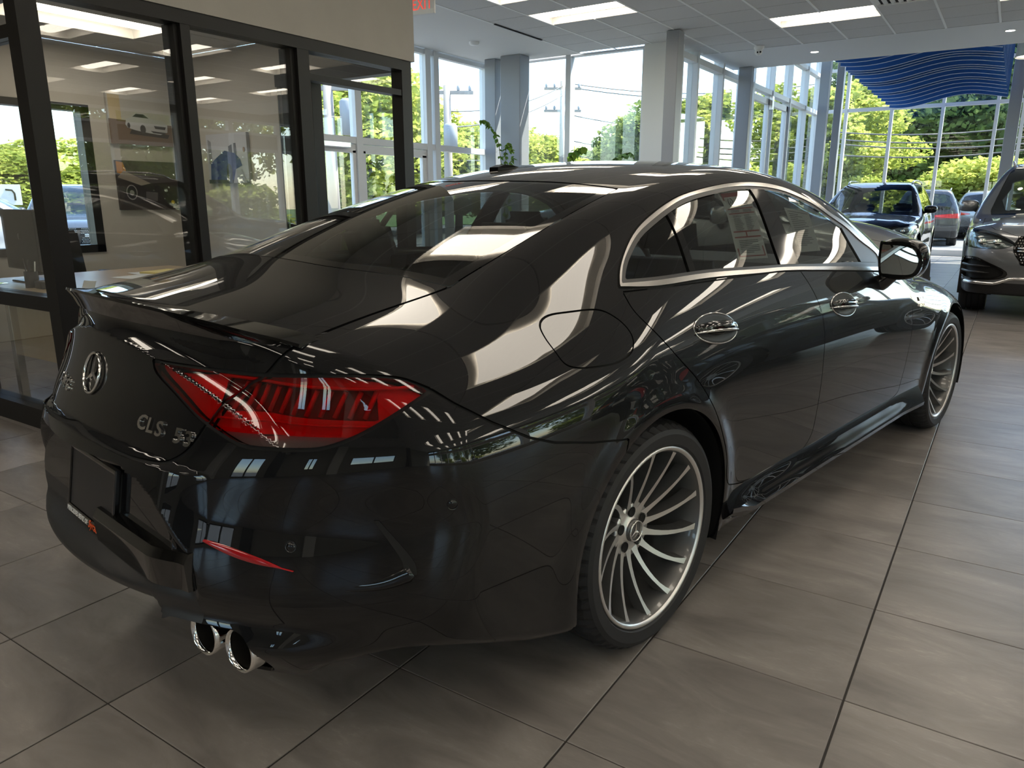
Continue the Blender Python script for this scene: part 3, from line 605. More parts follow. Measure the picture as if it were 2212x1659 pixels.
# return facing the viewer
for x in (-5.0, -6.1, -7.1): ofp('post', x-.06, OY0, 0, x, OY0+D, 2.32)
ofp('post_face', OX-D-.0, OY0-.001, 0, OX, OY0+.0, 2.32)
ofp('sill_rail', -7.2, OY0, 0, OX-D, OY0+D, .12); ofp('mid_rail', -7.2, OY0+.005, .70, OX-D, OY0+D-.01, .775); ofp('head_rail', -7.2, OY0, 2.25, OX-D, OY0+D, 2.32); ofp('transom', -7.2, OY0+.01, 2.05, OX-D, OY0+D-.02, 2.11)
for x0, x1 in ((-5.0, OX-D), (-6.1, -5.06), (-7.1, -6.16)):
    for a, c in ((.12, .70), (.775, 2.05), (2.11, 2.25)): ofp('pane', x0, OY0+.05, a, x1, OY0+.056, c, m=M_office_pane)
# plaster above the glass
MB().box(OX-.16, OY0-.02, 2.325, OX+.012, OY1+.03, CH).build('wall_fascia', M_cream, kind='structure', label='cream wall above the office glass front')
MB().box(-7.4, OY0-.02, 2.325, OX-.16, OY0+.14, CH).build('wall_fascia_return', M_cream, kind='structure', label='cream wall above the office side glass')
# inner walls
MB().box(OB-.12, OY0+.12, 0, OB, .95, OH).build('wall_office_back', M_cream_lit, kind='structure', label='cream office back wall left of the window')
b = MB(); b.box(OB-.12, 2.02, 0, OB, OY1+.1, OH); b.build('wall_office_picture', M_cream_lit, kind='structure', label='cream office wall carrying the car pictures')
MB().box(OB-.12, .95, 0, OB, 2.02, .80).build('wall_office_sill', M_cream_lit, kind='structure', label='cream wall under the office window')
MB().box(OB-.12, .95, 2.13, OB, 2.02, OH).build('wall_office_lintel', M_cream_lit, kind='structure', label='cream wall above the office window')
MB().box(OB-.12, OY1, 0, -5.46, OY1+.1, OH).build('wall_office_far', M_cream_lit, kind='structure', label='cream far wall of the office')
MB().box(-5.46, OY1+.01, 0, -5.0, OY1+.09, 2.2).build('door_3', M_gloss, kind='structure', label='black door leaf in the office far wall')
ofp('head_rail', -5.46, OY1-.02, 2.26, OX-D, OY1+.09, 2.36); MB().box(-5.46, OY1, 2.36, OX-.1, OY1+.1, OH).build('wall_office_head', M_cream_lit, kind='structure', label='cream strip above the far office frame')
ofp('post', -5.05, OY1-.02, 0, -4.99, OY1+.09, 2.26)
ow = empty('window_office', (OB-.06, 1.5, 1.5), 0, 'dark framed office window onto the car park', None, None, 'structure')
for a in ((-.06, -.55, -.70, .06, -.50, .62), (-.06, .44, -.70, .07, .52, .62), (-.06, -.55, -.70, .07, .52, -.63), (-.06, -.55, .57, .07, .52, .63)): MB().box(*a).build('frame', M_frame_dark, ow)
MB().box(-.03, -.50, -.63, -.026, .44, .57).build('pane', M_pane, ow)
MB().box(-.06, -.02, -.63, .02, .0, .57).build('frame', M_frame_dark, ow)
oc = MB().box(OB, OY0+.1, OH+.10, OX-.02, OY1, OH+.13).build('ceiling_office', M_white, kind='structure', label='suspended ceiling inside the office')
ox = OB
GY = .34-.61; k = 0
while OB+k*CELL < OX-.1:
    j = 0
    while GY+j*CELL < OY1-.02:
        x0, x1 = OB+k*CELL, min(OB+(k+1)*CELL, OX-.02); y0, y1 = max(OY0+.1, GY+j*CELL), min(GY+(j+1)*CELL, OY1)
        if not (k == 1 and j in (2, 3)) and y1-y0 > .02: MB().box(x0+.006, y0+.006, OH, x1-.006, y1-.006, OH+.014).build('ceiling_tile', M_ctile, oc)
        j += 1
    k += 1
t = empty('ceiling_light', (OB+1.5*CELL, GY+3*CELL, OH+.001), pi/2, 'long lit ceiling light inside the glass office', 'ceiling light'); link('housing', pan_me, None, t); link('lens', ln_me, None, t)
# pictures
def frame_pic(name, c, w, h, axis, label, painter):
    p = empty(name, c, 0, label, 'picture'); t_ = .035
    b = MB()
    if axis == 'x': b.cbox(0, -w/2, -h/2, t_, w/2, h/2, .003)
    else: b.cbox(-w/2, -t_, -h/2, w/2, 0, h/2, .003)
    cv = b.build('canvas', mat('canvas_'+name, *painter['base']), p)
    for i, (nm, poly, col) in enumerate(painter['shapes']):
        o = .001+.0006*i; bb = MB()
        if axis == 'x': bb.add([(t_+o, (u-.5)*w, (v-.5)*h) for u, v in poly], [tuple(range(len(poly)))])
        else: bb.add([((u-.5)*w, -t_-o, (v-.5)*h) for u, v in poly], [tuple(range(len(poly)))])
        bb.build(nm, mat('ink_%.2f_%.2f_%.2f' % col, col, .45), cv)
    return p
ell = lambda cx, cy, rx, ry, n=20: [(cx+rx*cos(2*pi*k/n), cy+ry*sin(2*pi*k/n)) for k in range(n)]
frame_pic('car_picture', (OB, 2.50, 2.03), .64, .455, 'x', 'framed picture of a silver roadster on the office wall', dict(base=((.45, .42, .38), .4), shapes=[
    ('sky', [(0, .42), (1, .42), (1, 1), (0, 1)], (.56, .54, .50)), ('tower', [(.02, .45), (.2, .45), (.2, .98), (.02, .98)], (.62, .50, .30)), ('ground', [(0, 0), (1, 0), (1, .45), (0, .5)], (.16, .10, .06)), ('shadow', [(.3, .22), (.92, .17), (.95, .25), (.35, .33)], (.03, .025, .02)),
    ('car_body', [(.25, .40), (.27, .52), (.36, .57), (.42, .65), (.56, .65), (.66, .56), (.86, .52), (.93, .45), (.92, .30), (.80, .24), (.62, .26), (.50, .28), (.40, .30), (.28, .34)], (.55, .55, .56)), ('cabin', [(.37, .57), (.43, .635), (.55, .635), (.63, .56)], (.06, .06, .07)),
    ('wheel', ell(.52, .33, .045, .09), (.04, .04, .04)), ('wheel', ell(.30, .39, .022, .055), (.04, .04, .04)), ('grille', [(.70, .42), (.90, .41), (.88, .35), (.72, .36)], (.05, .05, .05)), ('lower_grille', [(.64, .31), (.90, .29), (.86, .255), (.68, .27)], (.04, .04, .04))]))
frame_pic('cockpit_picture', (OB, 2.53, 1.42), .66, .465, 'x', 'framed picture of a dark car cockpit on the office wall', dict(base=((.05, .04, .035), .4), shapes=[
    ('sky', [(0, .62), (.5, .55), (1, .60), (1, 1), (0, 1)], (.10, .09, .085)), ('sunset', [(.0, .75), (.08, .72), (.14, .80), (.10, .96), (.0, .98)], (.55, .24, .05)), ('road', [(0, .66), (.35, .50), (.5, .55), (.1, .80)], (.34, .29, .24)), ('dash', [(.05, .12), (.08, .38), (.25, .50), (.62, .50), (.82, .38), (.95, .18), (.9, .05), (.5, .14)], (.035, .03, .03)),
    ('wheel_rim', ell(.19, .36, .085, .155), (.30, .29, .28)), ('wheel_gap', ell(.19, .36, .072, .132), (.03, .03, .03)), ('wheel_hub', ell(.19, .35, .035, .055), (.25, .24, .23)), ('screen', [(.40, .20), (.58, .18), (.60, .36), (.41, .38)], (.13, .12, .12)), ('badge', ell(.83, .16, .03, .04), (.55, .40, .02)), ('caption', [(.82, .04), (.97, .02), (.97, .06), (.83, .08)], (.5, .48, .45))]))
frame_pic('blue_car_picture', (-6.2, OY1, 1.67), .61, .46, 'y', 'framed picture of a blue car on the far office wall', dict(base=((.50, .50, .52), .4), shapes=[
    ('sky', [(0, .45), (1, .5), (1, 1), (0, 1)], (.58, .58, .62)), ('tower', [(.04, .4), (.12, .4), (.12, .85), (.04, .9)], (.28, .28, .30)), ('tower', [(.55, .55), (.64, .55), (.64, .78), (.55, .74)], (.10, .10, .12)), ('tower', [(.68, .55), (.74, .55), (.74, .80), (.68, .80)], (.14, .14, .16)), ('car_body', [(.05, .05), (.08, .40), (.2, .50), (.45, .66), (.7, .60), (.82, .48), (.86, .35), (.70, .28), (.62, .0), (.1, .0)], (.045, .07, .20)),
    ('wheel', ell(.54, .20, .07, .20), (.03, .03, .03)), ('road', [(.0, 0), (1, 0), (1, .05), (0, .08)], (.05, .05, .06)), ('kerb', [(.62, .0), (.95, .0), (.84, .28), (.70, .26)], (.42, .42, .44)), ('lamp', ell(.93, .66, .025, .05), (.35, .20, .10))]))
# desk and things on it
M_wood = noise_col(mat('pale_wood_desk', (.45, .33, .20), .38), [(.44, .33, .20), (.52, .40, .26)], 4, stretch=(1, 12, 1))
dk = empty('desk', (-4.85, .95, 0), 0, 'pale wood office desk with metal legs', 'desk')
MB().cbox(-.85, -.72, .71, .62, .86, .745, .006).build('desktop', M_wood, dk); MB().box(-.18, -.64, .30, .60, -.62, .70).build('modesty_panel', M_wood, dk); MB().box(.56, -.62, .30, .58, .8, .70).build('modesty_panel', M_wood, dk)
for x, y in ((-.20, -.66), (.57, -.66), (-.80, -.66), (-.80, .80), (.57, .80)): MB().cbox(x-.025, y-.025, 0, x+.025, y+.025, .71, .004).build('leg', M_satchrome, dk)
mo = empty('monitor', (-5.28, .50, .745), radians(-4), 'black computer monitor seen from behind on the desk', 'monitor')
MB().cbox(-.27, -.0, .08, .27, .035, .475, .01).build('screen_back', M_satin, mo); MB().cbox(-.04, .03, .01, .04, .07, .26, .006).build('neck', M_satin, mo); MB().cbox(-.12, -.04, 0, .12, .14, .012, .005).build('foot', M_satin, mo); MB().lathe([(0, -.001), (.022, -.001), (.022, .002)], 20, 'y', (.0, 0, .30)).build('logo_disc', mat('grey_logo', (.06, .06, .06), .3), mo)
cb = MB().tube([(-4.22, .60, .80), (-4.26, .66, .765), (-4.30, .72, .752), (-4.45, .80, .752)], .006, 8).build('desk_cable', M_satin); tag(cb, 'black cable looping behind the monitor on the desk', 'cable')
pot = empty('pen_pot', (-4.88, .36, .745), 0, 'black pen pot with pens behind the monitor', 'pen pot'); MB().lathe([(.0, .0), (.038, 0), (.038, .10), (.034, .10), (.034, .01)], 20).build('pot', M_satin, pot)
for k, (a, c) in enumerate(((.012, .01), (-.015, .005), (0, -.015))): MB().tube([(a, c, .01), (a*2.2, c*2.2, .16+.01*k)], .004, 6).build('pen', (M_paper, M_gloss, M_satin)[k], pot)
ks = empty('card_holder', (-4.23, .36, .745), radians(10), 'small white card standing by the office corner post', 'card'); MB().cbox(-.055, -.012, 0, .055, .012, .018, .004).build('stand', M_satin, ks); MB().prism([(-.004, .01), (.0, .01), (.03, .075), (.026, .076)], -.05, .05, 'x').build('card', M_paper, ks)
ls = empty('leaflet_stand', (-5.30, .28, .745), radians(20), 'white printed leaflet stand at the left edge on the desk', 'leaflet'); lf = MB().prism([(-.02, 0), (-.015, 0), (.05, .24), (.045, .24)], -.09, .09, 'x').build('leaflet', M_paper, ls); MB().cbox(-.09, -.04, 0, .09, .08, .006, .002).build('foot', M_pane, ls)
lp = MB().cbox(-.09, -.03, 0, .0, .06, .05, .01).build('desk_phone', M_satin, None, (-4.70, .36, .745)); tag(lp, 'small black phone dock beside the leaflet stand', 'phone')
for k, (x, y, r_, lb) in enumerate(((-4.95, 1.08, .1, 'white paper sheet lying on the desk end'), (-5.16, 1.30, -.2, 'white paper sheet under the yellow notepad'))):
    o = MB().box(-.14, -.108, 0, .14, .108, .0012).build('paper_sheet', M_paper, None, (x, y, .746), (0, 0, r_)); tag(o, lb, 'paper')
o = MB().cbox(-.10, -.14, 0, .10, .14, .012, .002).build('notepad', mat('yellow_pad', (.80, .66, .25), .7), None, (-5.12, 1.40, .7475), (0, 0, .25)); tag(o, 'yellow notepad on the far end of the desk', 'notepad')
def chair(name, x, y, rz, lb, m):
    c = empty(name, (x, y, 0), rz, lb, 'chair')
    MB().cbox(-.25, -.25, .43, .25, .25, .51, .03).build('seat', m, c); bm = bmesh.new(); bmesh.ops.create_cube(bm, size=1, matrix=Matrix.Translation((0, .25, .78))@Matrix.Rotation(-.15, 4, 'X')@Matrix.Diagonal((.46, .06, .50, 1))); bmesh.ops.bevel(bm, geom=bm.edges[:], offset=.025, segments=3, affect='EDGES'); MB().bm(bm, True).build('backrest', m, c)
    MB().tube([(0, 0, .1), (0, 0, .44)], .028).build('gas_column', M_satin, c)
    for k in range(5): a = 2*pi*k/5; l_ = MB().tube([(0, 0, .10), (.27*cos(a), .27*sin(a), .07)], .018).build('base_arm', M_satin, c); MB().sphere((.28*cos(a), .28*sin(a), .032), .03, 10, 8).build('castor', M_satin, l_)
    for s in (-1, 1): MB().tube([(s*.27, 0, .46), (s*.29, 0, .52), (s*.29, 0, .66)], .014).build('arm_post', M_satin, c); MB().cbox(s*.29-.04, -.14, .66, s*.29+.04, .12, .69, .012).build('armrest', M_satin, c)
    return c
chair('office_chair', -6.25, 1.35, radians(100), 'black swivel office chair behind the desk', M_satin); chair('visitor_chair', -4.62, 2.25, radians(-10), 'black visitor chair at the desk end by the glass', M_leather)
# ---------------------------------------------------------------- car builders
def rim_edges(m, depth, skip_center=True):
    """thickness along open borders of a panel: returns verts, normals, tris to append"""
    T = m.T; E = np.concatenate([T[:, [0, 1]], T[:, [1, 2]], T[:, [2, 0]]]); key = np.sort(E, 1)
    u, idx, cnt = np.unique(key, axis=0, return_index=True, return_counts=True); B = E[idx[cnt == 1]]
    if skip_center: B = B[~((np.abs(m.V[B[:, 0], 1]) < 1e-4) & (np.abs(m.V[B[:, 1], 1]) < 1e-4))]
    if len(B) == 0: return None
    a, b = m.V[B[:, 0]], m.V[B[:, 1]]; a2 = a-m.N[B[:, 0]]*depth; b2 = b-m.N[B[:, 1]]*depth
    n = np.cross(b-a, m.N[B[:, 0]]); n /= np.linalg.norm(n, axis=1)[:, None]+1e-12
    k = len(B); V = np.concatenate([a, b, b2, a2]); N = np.concatenate([n]*4); i = np.arange(k)
    return V, N, np.concatenate([np.stack([i, i+3*k, i+2*k], 1), np.stack([i, i+2*k, i+k], 1)])
def emit(name, m, mt, parent, side='B', rim=.007, off=0., label=None):
    if len(m.T) == 0: return None
    V, N, T = m.V+m.N*off, m.N, m.T
    if rim:
        r = rim_edges(Mesh(V, N, T), rim)
        if r: T = np.concatenate([T, r[2]+len(V)]); V = np.concatenate([V, r[0]]); N = np.concatenate([N, r[1]])
    fl = np.array([1, -1, 1.])
    if side == 'R': V, N, T = V*fl, N*fl, T[:, ::-1]
    elif side == 'B':
        o = len(V); T = np.concatenate([T, T[:, ::-1]+o]); V = np.concatenate([V, V*fl]); N = np.concatenate([N, N*fl])
    ob = raw(name, V, T, mt, parent, N=N)
    if label: ob['label'] = label
    return ob
def join(*ms):
    V = []; N = []; T = []; o = 0
    for m in ms: V.append(m.V); N.append(m.N); T.append(m.T+o); o += len(m.V)
    return Mesh(np.concatenate(V), np.concatenate(N), np.concatenate(T))
def wheel_parts(parent, at, R=.338, Wd=.27, RL=.268, flip=1, spokes=14, name='wheel', full=True, m_face=None):
    """wheel whose outer face looks towards -y (flip=1) ; parts under one tyre object"""
    m_face = m_face or M_alu
    tw = MB(); n = 168 if full else 64
    prof = [(RL-.006, .004), (RL+.006, -.012), ((R+RL)/2, -.016), (R-.022, -.010), (R-.008, .008), (R-.001, .03), (R, .055), (R, .068), (R-.008, .070), (R-.008, .079), (R, .081),
            (R, Wd*.44), (R-.008, Wd*.45), (R-.008, Wd*.49), (R, Wd*.5), (R, Wd-.081), (R-.008, Wd-.079), (R-.008, Wd-.07), (R, Wd-.068), (R-.001, Wd-.03), (R-.01, Wd-.008), (R-.03, Wd), (RL, Wd-.005)]
    V = []; F = []; m = len(prof)
    for i in range(n):
        a = 2*pi*i/n
        for k, (r, h) in enumerate(prof):
            if i % 3 == 0 and full and k in (4, 5, 6, 7, 16, 17, 18, 19): r -= .006
            V.append((r*cos(a), h, r*sin(a)))
    for i in range(n):
        for k in range(m-1): F.append((i*m+k, i*m+k+1, ((i+1) % n)*m+k+1, ((i+1) % n)*m+k))
    tw.add(V, F, False)
    t = tw.build('tyre', M_rubber, parent, at, (0, 0, 0 if flip == 1 else pi))
    MB().lathe([(RL-.001, .003), (RL, -.006), (RL-.004, -.010), (RL-.010, -.009), (RL-.014, -.003)], 72, 'y').build('rim_lip', m_face, t)
    MB().lathe([(RL-.013, -.003), (RL-.022, .012), (RL-.026, .06), (RL-.04, .15), (RL-.035, Wd-.03), (RL-.01, Wd-.01)], 72, 'y').build('rim_barrel', M_rim, t)
    rh = .075
    for s in range(spokes):
        th0 = 2*pi*s/spokes+.05; V = []; F = []; S = 9
        for i in range(S):
            q = i/(S-1); r = rh-.012+(RL-.012-rh+.012)*q; th = th0+.21*q**1.5
            w = (.0092-.0045*q+.006*max(0, q-.8)/.2)+.004*max(0, .15-q)/.15; face = .076-.073*q**1.15; dep = .040+.0*q
            er = np.array([cos(th), sin(th)]); et = np.array([-sin(th), cos(th)]); c = er*r
            for (du, h) in ((-w, face), (w, face), (w+.004, face+dep), (-w-.004, face+dep)):
                pnt = c+et*du; V.append((pnt[0], h, pnt[1]))
        fa = []; sd = []
        for i in range(S-1):
            a = 4*i; fa.append((a, a+1, a+5, a+4)); sd += [(a+1, a+2, a+6, a+5), (a+2, a+3, a+7, a+6), (a+3, a, a+4, a+7)]
        me = bpy.data.meshes.new('spoke'); me.from_pydata(V, [], fa+sd); me.update(); me.materials.append(m_face); me.materials.append(M_rim)
        for i, pl in enumerate(me.polygons): pl.material_index = 0 if i < len(fa) else 1
        bm = bmesh.new(); bm.from_mesh(me); bmesh.ops.recalc_face_normals(bm, faces=bm.faces); bm.to_mesh(me); bm.free()
        link('spoke', me, None, t)
    hub = MB().lathe([(.034, .070), (.036, .074), (.060, .077), (.080, .073), (.083, .078), (.083, .12)], 60, 'y')
    hub.build('hub_face', m_face, t)
    if full:
        for b in range(5):
            a = 2*pi*b/5+.35; c = (.056*cos(a), 0, .056*sin(a))
            MB().lathe([(.0, .0745), (.0145, .0742), (.0155, .0725)], 20, 'y', c).build('bolt_recess', M_gap, t)
    cap = MB().lathe([(0, .060), (.026, .061), (.031, .063), (.034, .068), (.034, .078)], 40, 'y').build('hub_cap', M_rim if full else m_face, t)
    if full: star(cap, Vector((0, .059, 0)), Vector((0, -1, 0)), Vector((0, 0, 1)), .030, ring=True)
    MB().lathe([(.05, .135), (.185, .135), (.187, .139), (.187, .152), (.185, .156), (.05, .156)], 60, 'y').build('brake_disc', mat('brake_disc_iron', (.16, .155, .15), .35, .9), t)
    MB().lathe([(.19, .125), (.195, .17), (.14, .17), (.135, .125)], 10, 'y', close=True, a0=2.5, a1=3.6).build('brake_caliper', M_satin, t)
    return t
def star(parent, c, nrm, up, r, ring=True, mt=None):
    """three-pointed star in a ring, facing nrm"""
    mt = mt or M_chrome; nrm = nrm.normalized(); up = (up-nrm*up.dot(nrm)).normalized(); rt = up.cross(nrm)
    V = [c+nrm*r*.10]; F = []
    for k in range(6):
        a = pi/2+k*pi/3; rr = r*.92 if k % 2 == 0 else r*.135
        V.append(c+rt*rr*cos(a)+up*rr*sin(a)+nrm*(r*.01))
    for k in range(6): F.append((0, 1+k, 1+(k+1) % 6))
    b = MB().add(V, F)
    o = b.build('star_badge', mt, parent)
    if ring:
        b = MB(); n = 48; V = []; F = []
        for i in range(n):
            a = 2*pi*i/n; d = rt*cos(a)+up*sin(a)
            for k in range(8):
                q = 2*pi*k/8; V.append(c+d*(r+r*.075*cos(q))+nrm*(r*.09*sin(q)+r*.05))
        for i in range(n):
            for k in range(8): F.append((i*8+k, ((i+1) % n)*8+k, ((i+1) % n)*8+(k+1) % 8, i*8+(k+1) % 8))
        b.add(V, F, True).build('badge_ring', mt, parent)
    return o
def root_y(F, x, z):
    lo, hi = 0., 1.6
    for _ in range(40):
        m = (lo+hi)/2
        if F(np.array([x]), np.array([m]), np.array([z]))[0] < 0: lo = m
        else: hi = m
    return lo
def root_z(F, x, y, z0=.6):
    lo, hi = z0, 2.4
    for _ in range(40):
        m = (lo+hi)/2
        if F(np.array([x]), np.array([abs(y)]), np.array([m]))[0] < 0: lo = m
        else: hi = m
    return lo
def root_x(F, y, z, x_in, x_out):
    lo, hi = x_in, x_out
    for _ in range(40):
        m = (lo+hi)/2
        if F(np.array([m]), np.array([abs(y)]), np.array([z]))[0] < 0: lo = m
        else: hi = m
    return lo
def grad(F, p):
    e = 2e-3; g = []
    for a in range(3):
        d = np.zeros(3); d[a] = e; q = np.array(p, float)
        f = lambda v: F(np.array([v[0]]), np.array([abs(v[1])]), np.array([v[2]]))[0]
        g.append(f(q+d)-f(q-d))
    g = np.array(g); return g/np.linalg.norm(g)
def chart(P):
    a, b = stereo(np.asarray(P, float)); return np.stack([a, b], 1)
def mirror_path(P):   # path from the side to the centre continued to the other side
    return P+[(x, -y, z) for x, y, z in P[::-1]]
def seat(parent, x, y, mt, back=.62, rear=False):
    b = MB(); b.cbox(x-.02, y-.25, .38, x+.50, y+.25, .52, .06); s = b.build('seat', mt, parent)
    b = MB(); h = back; M = Matrix.Translation((x, y, .46))@Matrix.Rotation(-.30, 4, 'Y')
    bm = bmesh.new(); bmesh.ops.create_cube(bm, size=1, matrix=M@Matrix.Translation((-.03, 0, h/2))@Matrix.Diagonal((.13, .48, h, 1))); bmesh.ops.bevel(bm, geom=bm.edges[:], offset=.05, segments=3, affect='EDGES')
    b.bm(bm, True).build('backrest', mt, s)
    bm = bmesh.new(); bmesh.ops.create_cube(bm, size=1, matrix=M@Matrix.Translation((-.02, 0, h+.10))@Matrix.Diagonal((.09, .26, .17, 1))); bmesh.ops.bevel(bm, geom=bm.edges[:], offset=.04, segments=3, affect='EDGES')
    MB().bm(bm, True).build('headrest', mt, s)
    return s
def build_saloon(car, hi=True, paint=None, glass=None):
    paint = paint or M_black; F = cls_F
    if hi: m = capsule(F, -.55, 3.2, .62, 205, np.linspace(-.55, 3.2, 320), 30, np.radians(np.concatenate([np.linspace(-38, 32, 150, endpoint=False), np.linspace(32, 90, 80)])))
    else: m = capsule(F, -.55, 3.2, .62, 36, np.linspace(-.55, 3.2, 90), 24, np.radians(np.linspace(-38, 90, 60)), it=24)
    G = .0021 if hi else .004; gaps = []
    def cutout(m, phi, gap=True):
        """inside panel, outside, with a shut-line between"""
        if not gap: return split(m, phi(m))
        i, o = split(m, phi(m)-G); i, g = split(i, phi(i)+G); gaps.append(g); return i, o
    xz = lambda P: (lambda q: poly_sdf(P, q.V[:, 0], q.V[:, 2])); ch = lambda P: (lambda q: poly_sdf(P, *stereo(q.V)))
    XZ = lambda k: [(p[0], p[2]) for p in TR[k]]
    _, m = split(m, np.minimum(np.hypot(m.V[:, 0], m.V[:, 2]-WR), np.hypot(m.V[:, 0]-WB, m.V[:, 2]-WR))-.380)
    # side windows: bright surround, panes and pillars
    P_out = smooth_poly(XZ('dlo_out')+XZ('chrome_bot')[::-1][:-1], 4, corners=(0, 17, 18))
    P_in = smooth_poly(XZ('dlo_in')+XZ('dlo_bot')[::-1][1:-1], 4, corners=(0, 17))
    w, m = cutout(m, xz(P_out)); gl, ring = split(w, xz(P_in)(w))
    emit('window_surround', ring, M_satchrome if hi else M_gloss, car, 'R', .012, .004, 'satin aluminium trim around the side windows'); emit('window_surround', ring, M_satchrome if hi else M_gloss, car, 'L', .012, .004)
    seal, gl = split(gl, -(xz(P_in)(gl)+.010+.010*sstep(1.1, 1.6, gl.V[:, 0])))
    for sd in 'RL': emit('window_seal', seal, M_satin, car, sd, 0, .001)
    q = np.array(XZ('qbar')); bp = np.array(XZ('bpil')); grow = lambda P, a: [(x+(-a if k in (0, 3) else a)*0, z+(.02 if k < 2 else -.02)) for k, (x, z) in enumerate(P)]
    qb, gl = split(gl, xz(grow(q, 0))(gl)); bpp, gl = split(gl, xz(grow(bp, 0))(gl)); sail, gl = split(gl, xz([(1.60, 1.3), (1.665, .9), (2.2, .9), (2.2, 1.3)])(gl))
    for sd in 'RL':
        for pt_ in (qb, bpp, sail): emit('pillar_trim', pt_, M_satin if pt_ is sail else M_gloss, car, sd, .01, .002)
        xm = lambda g, a, b: Mesh(g.V, g.N, g.T[(g.V[g.T].mean(1)[:, 0] > a) & (g.V[g.T].mean(1)[:, 0] < b)]).used()
        sl = .32
        emit('quarter_window', xm(gl, -1, .335), glass or M_tint, car, sd, 0, -.003); emit('rear_door_window', xm(gl, .335, .97), glass or M_tint, car, sd, 0, -.003); emit('front_door_window', xm(gl, .97, 3), glass or M_tint, car, sd, 0, -.003)
    # doors and fuel flap
    top = 1.08
    Prd = smooth_poly(XZ('rdoor')+XZ('bcut')[::-1][1:], 4, corners=(0, 20))
    Pfd = smooth_poly([(x+.0001, z) for x, z in XZ('bcut')]+[(1.40, .343), (1.96, .347)]+XZ('fcut')[::-1], 4, corners=(0, 19))
    rd, m = cutout(m, xz(Prd)); fd, m = cutout(m, xz(Pfd))
    for sd in 'RL':
        d = emit('rear_door', rd, paint, car, sd); d2 = emit('front_door', fd, paint, car, sd)
        if hi:
            for dd, hx, hz in ((d, .318, .90), (d2, 1.322, .873)):
                sg = -1 if sd == 'R' else 1; hy = root_y(F, hx, hz); n = grad(F, (hx, hy, hz)); n = Vector((n[0], sg*n[1], n[2])); c = Vector((hx, sg*hy, hz)); tx = Vector((1, 0, -.09)); tx = (tx-n*tx.dot(n)).normalized(); tz = n.cross(tx)*sg*-1
                if tz.z < 0: tz = -tz
                b = MB(); V = [c+n*.0015]; k = 40
                for rr, dp in ((.35, -.001), (.8, .0012), (1, .0028), (1.05, .0005)):
                    for i in range(k): a = 2*pi*i/k; V.append(c+tx*(.120*rr*cos(a))+tz*(.044*rr*sin(a))+n*dp)
                Fc = [(0, 1+i, 1+(i+1) % k) for i in range(k)]+[(1+j*k+i, 1+j*k+(i+1) % k, 1+(j+1)*k+(i+1) % k, 1+(j+1)*k+i) for j in range(3) for i in range(k)]
                cup = b.add(V, Fc, True).build('handle_cup', M_interior, dd)
                b = MB(); b.tube([tuple(c+tx*(.124*cos(2*pi*i/48))+tz*(.0465*sin(2*pi*i/48))+n*(.003-.004*abs(cos(2*pi*i/48))**2)) for i in range(49)], .0022, 6, False).build('handle_surround', M_chrome, dd)
                for nm, mt, of, hh, zz in (('door_handle', M_gloss, .020, .017, 0.002), ('handle_trim', M_chrome, .024, .0045, -.011)):
                    V = []; Fc = []; ns, nc = 17, 10
                    for i in range(ns):
                        t = -1+2*i/(ns-1); L = .120*t; lift = of*(1-abs(t)**3*.85); sc = (1-abs(t)**4*.6)
                        for j in range(nc): a = 2*pi*j/nc; V.append(c+tx*L+tz*(zz+hh*sc*sin(a))+n*(lift+.010*cos(a)*sc))
                    for i in range(ns-1):
                        for j in range(nc): Fc.append((i*nc+j, i*nc+(j+1) % nc, (i+1)*nc+(j+1) % nc, (i+1)*nc+j))
                    Fc += [tuple(range(nc)), tuple(range((ns-1)*nc, ns*nc))[::-1]]
                    MB().add(V, Fc, True).build(nm, mt, dd)
    if hi:
        for sg in (-1, 1):
            for tx_, sz_, x_, z_ in (('TURBO', .030, 2.335, .802), ('4MATIC+', .022, 2.325, .772)):
                y_ = root_y(F, x_, z_); g_ = grad(F, (x_, y_, z_)); nn = Vector((g_[0], sg*g_[1], g_[2])); X_ = Vector((-sg, 0, 0)); X_ = (X_-nn*X_.dot(nn)).normalized(); text('fender_badge', tx_, sz_, M_chrome, car, Vector((x_, sg*y_, z_))+nn*.003, X_, nn.cross(X_), .002)
        fu, m = cutout(m, xz(smooth_poly(XZ('fuel'), 4))); emit('fuel_flap', fu, paint, car, 'R'); emit('quarter_panel_inset', fu, paint, car, 'L')
    # rear glass, lamps, boot lid, bumper: cut in a chart centred behind the car
    T3 = lambda k: list(TR[k])
    rw = smooth_poly(mirror_path(T3('rwedge')[::-1]+T3('rwbot')[1:])+[(x, -y, z) for x, y, z in T3('rwtop')][1:]+T3('rwtop')[::-1][:-1], 3, corners=(0, 4, 11, 15))
    rg, m = cutout(m, ch(chart(rw)))
    band, core = split(rg, -(ch(chart(rw))(rg)+.022)); 
    emit('rear_window', core, glass or M_rearg, car, 'B', 0, -.002); emit('rear_window_border', band, M_gloss, car, 'B', 0, -.002)
    if hi:
        lc = T3('lidcut'); end = (-1.172, .0, .745)
        lidp = [(-.479, .617, 1.067)]+T3('decks')[::-1][1:]+lc[1:]+[end]
        lid3 = smooth_poly(mirror_path(lidp[:-1])[:len(lidp)-1]+[end]+[(x, -y, z) for x, y, z in lidp[:-1]][::-1]+[(-.63, 0, 1.125)], 3, corners=(0,))
        lt3 = smooth_poly(T3('light'), 3, corners=(0, 8))
        Plid, Plt = chart(lid3), chart(lt3)
        lamp, m = cutout(m, ch(Plt)); lampin, lampout = cutout(lamp, ch(Plid)); lid, m = cutout(m, ch(Plid))
        bpath = T3('bump')[::-1]+T3('light')[9:19]+lc[5:]
        bpath = [(-.20, .962, .688)]+[p for i, p in enumerate(bpath) if i not in ()]
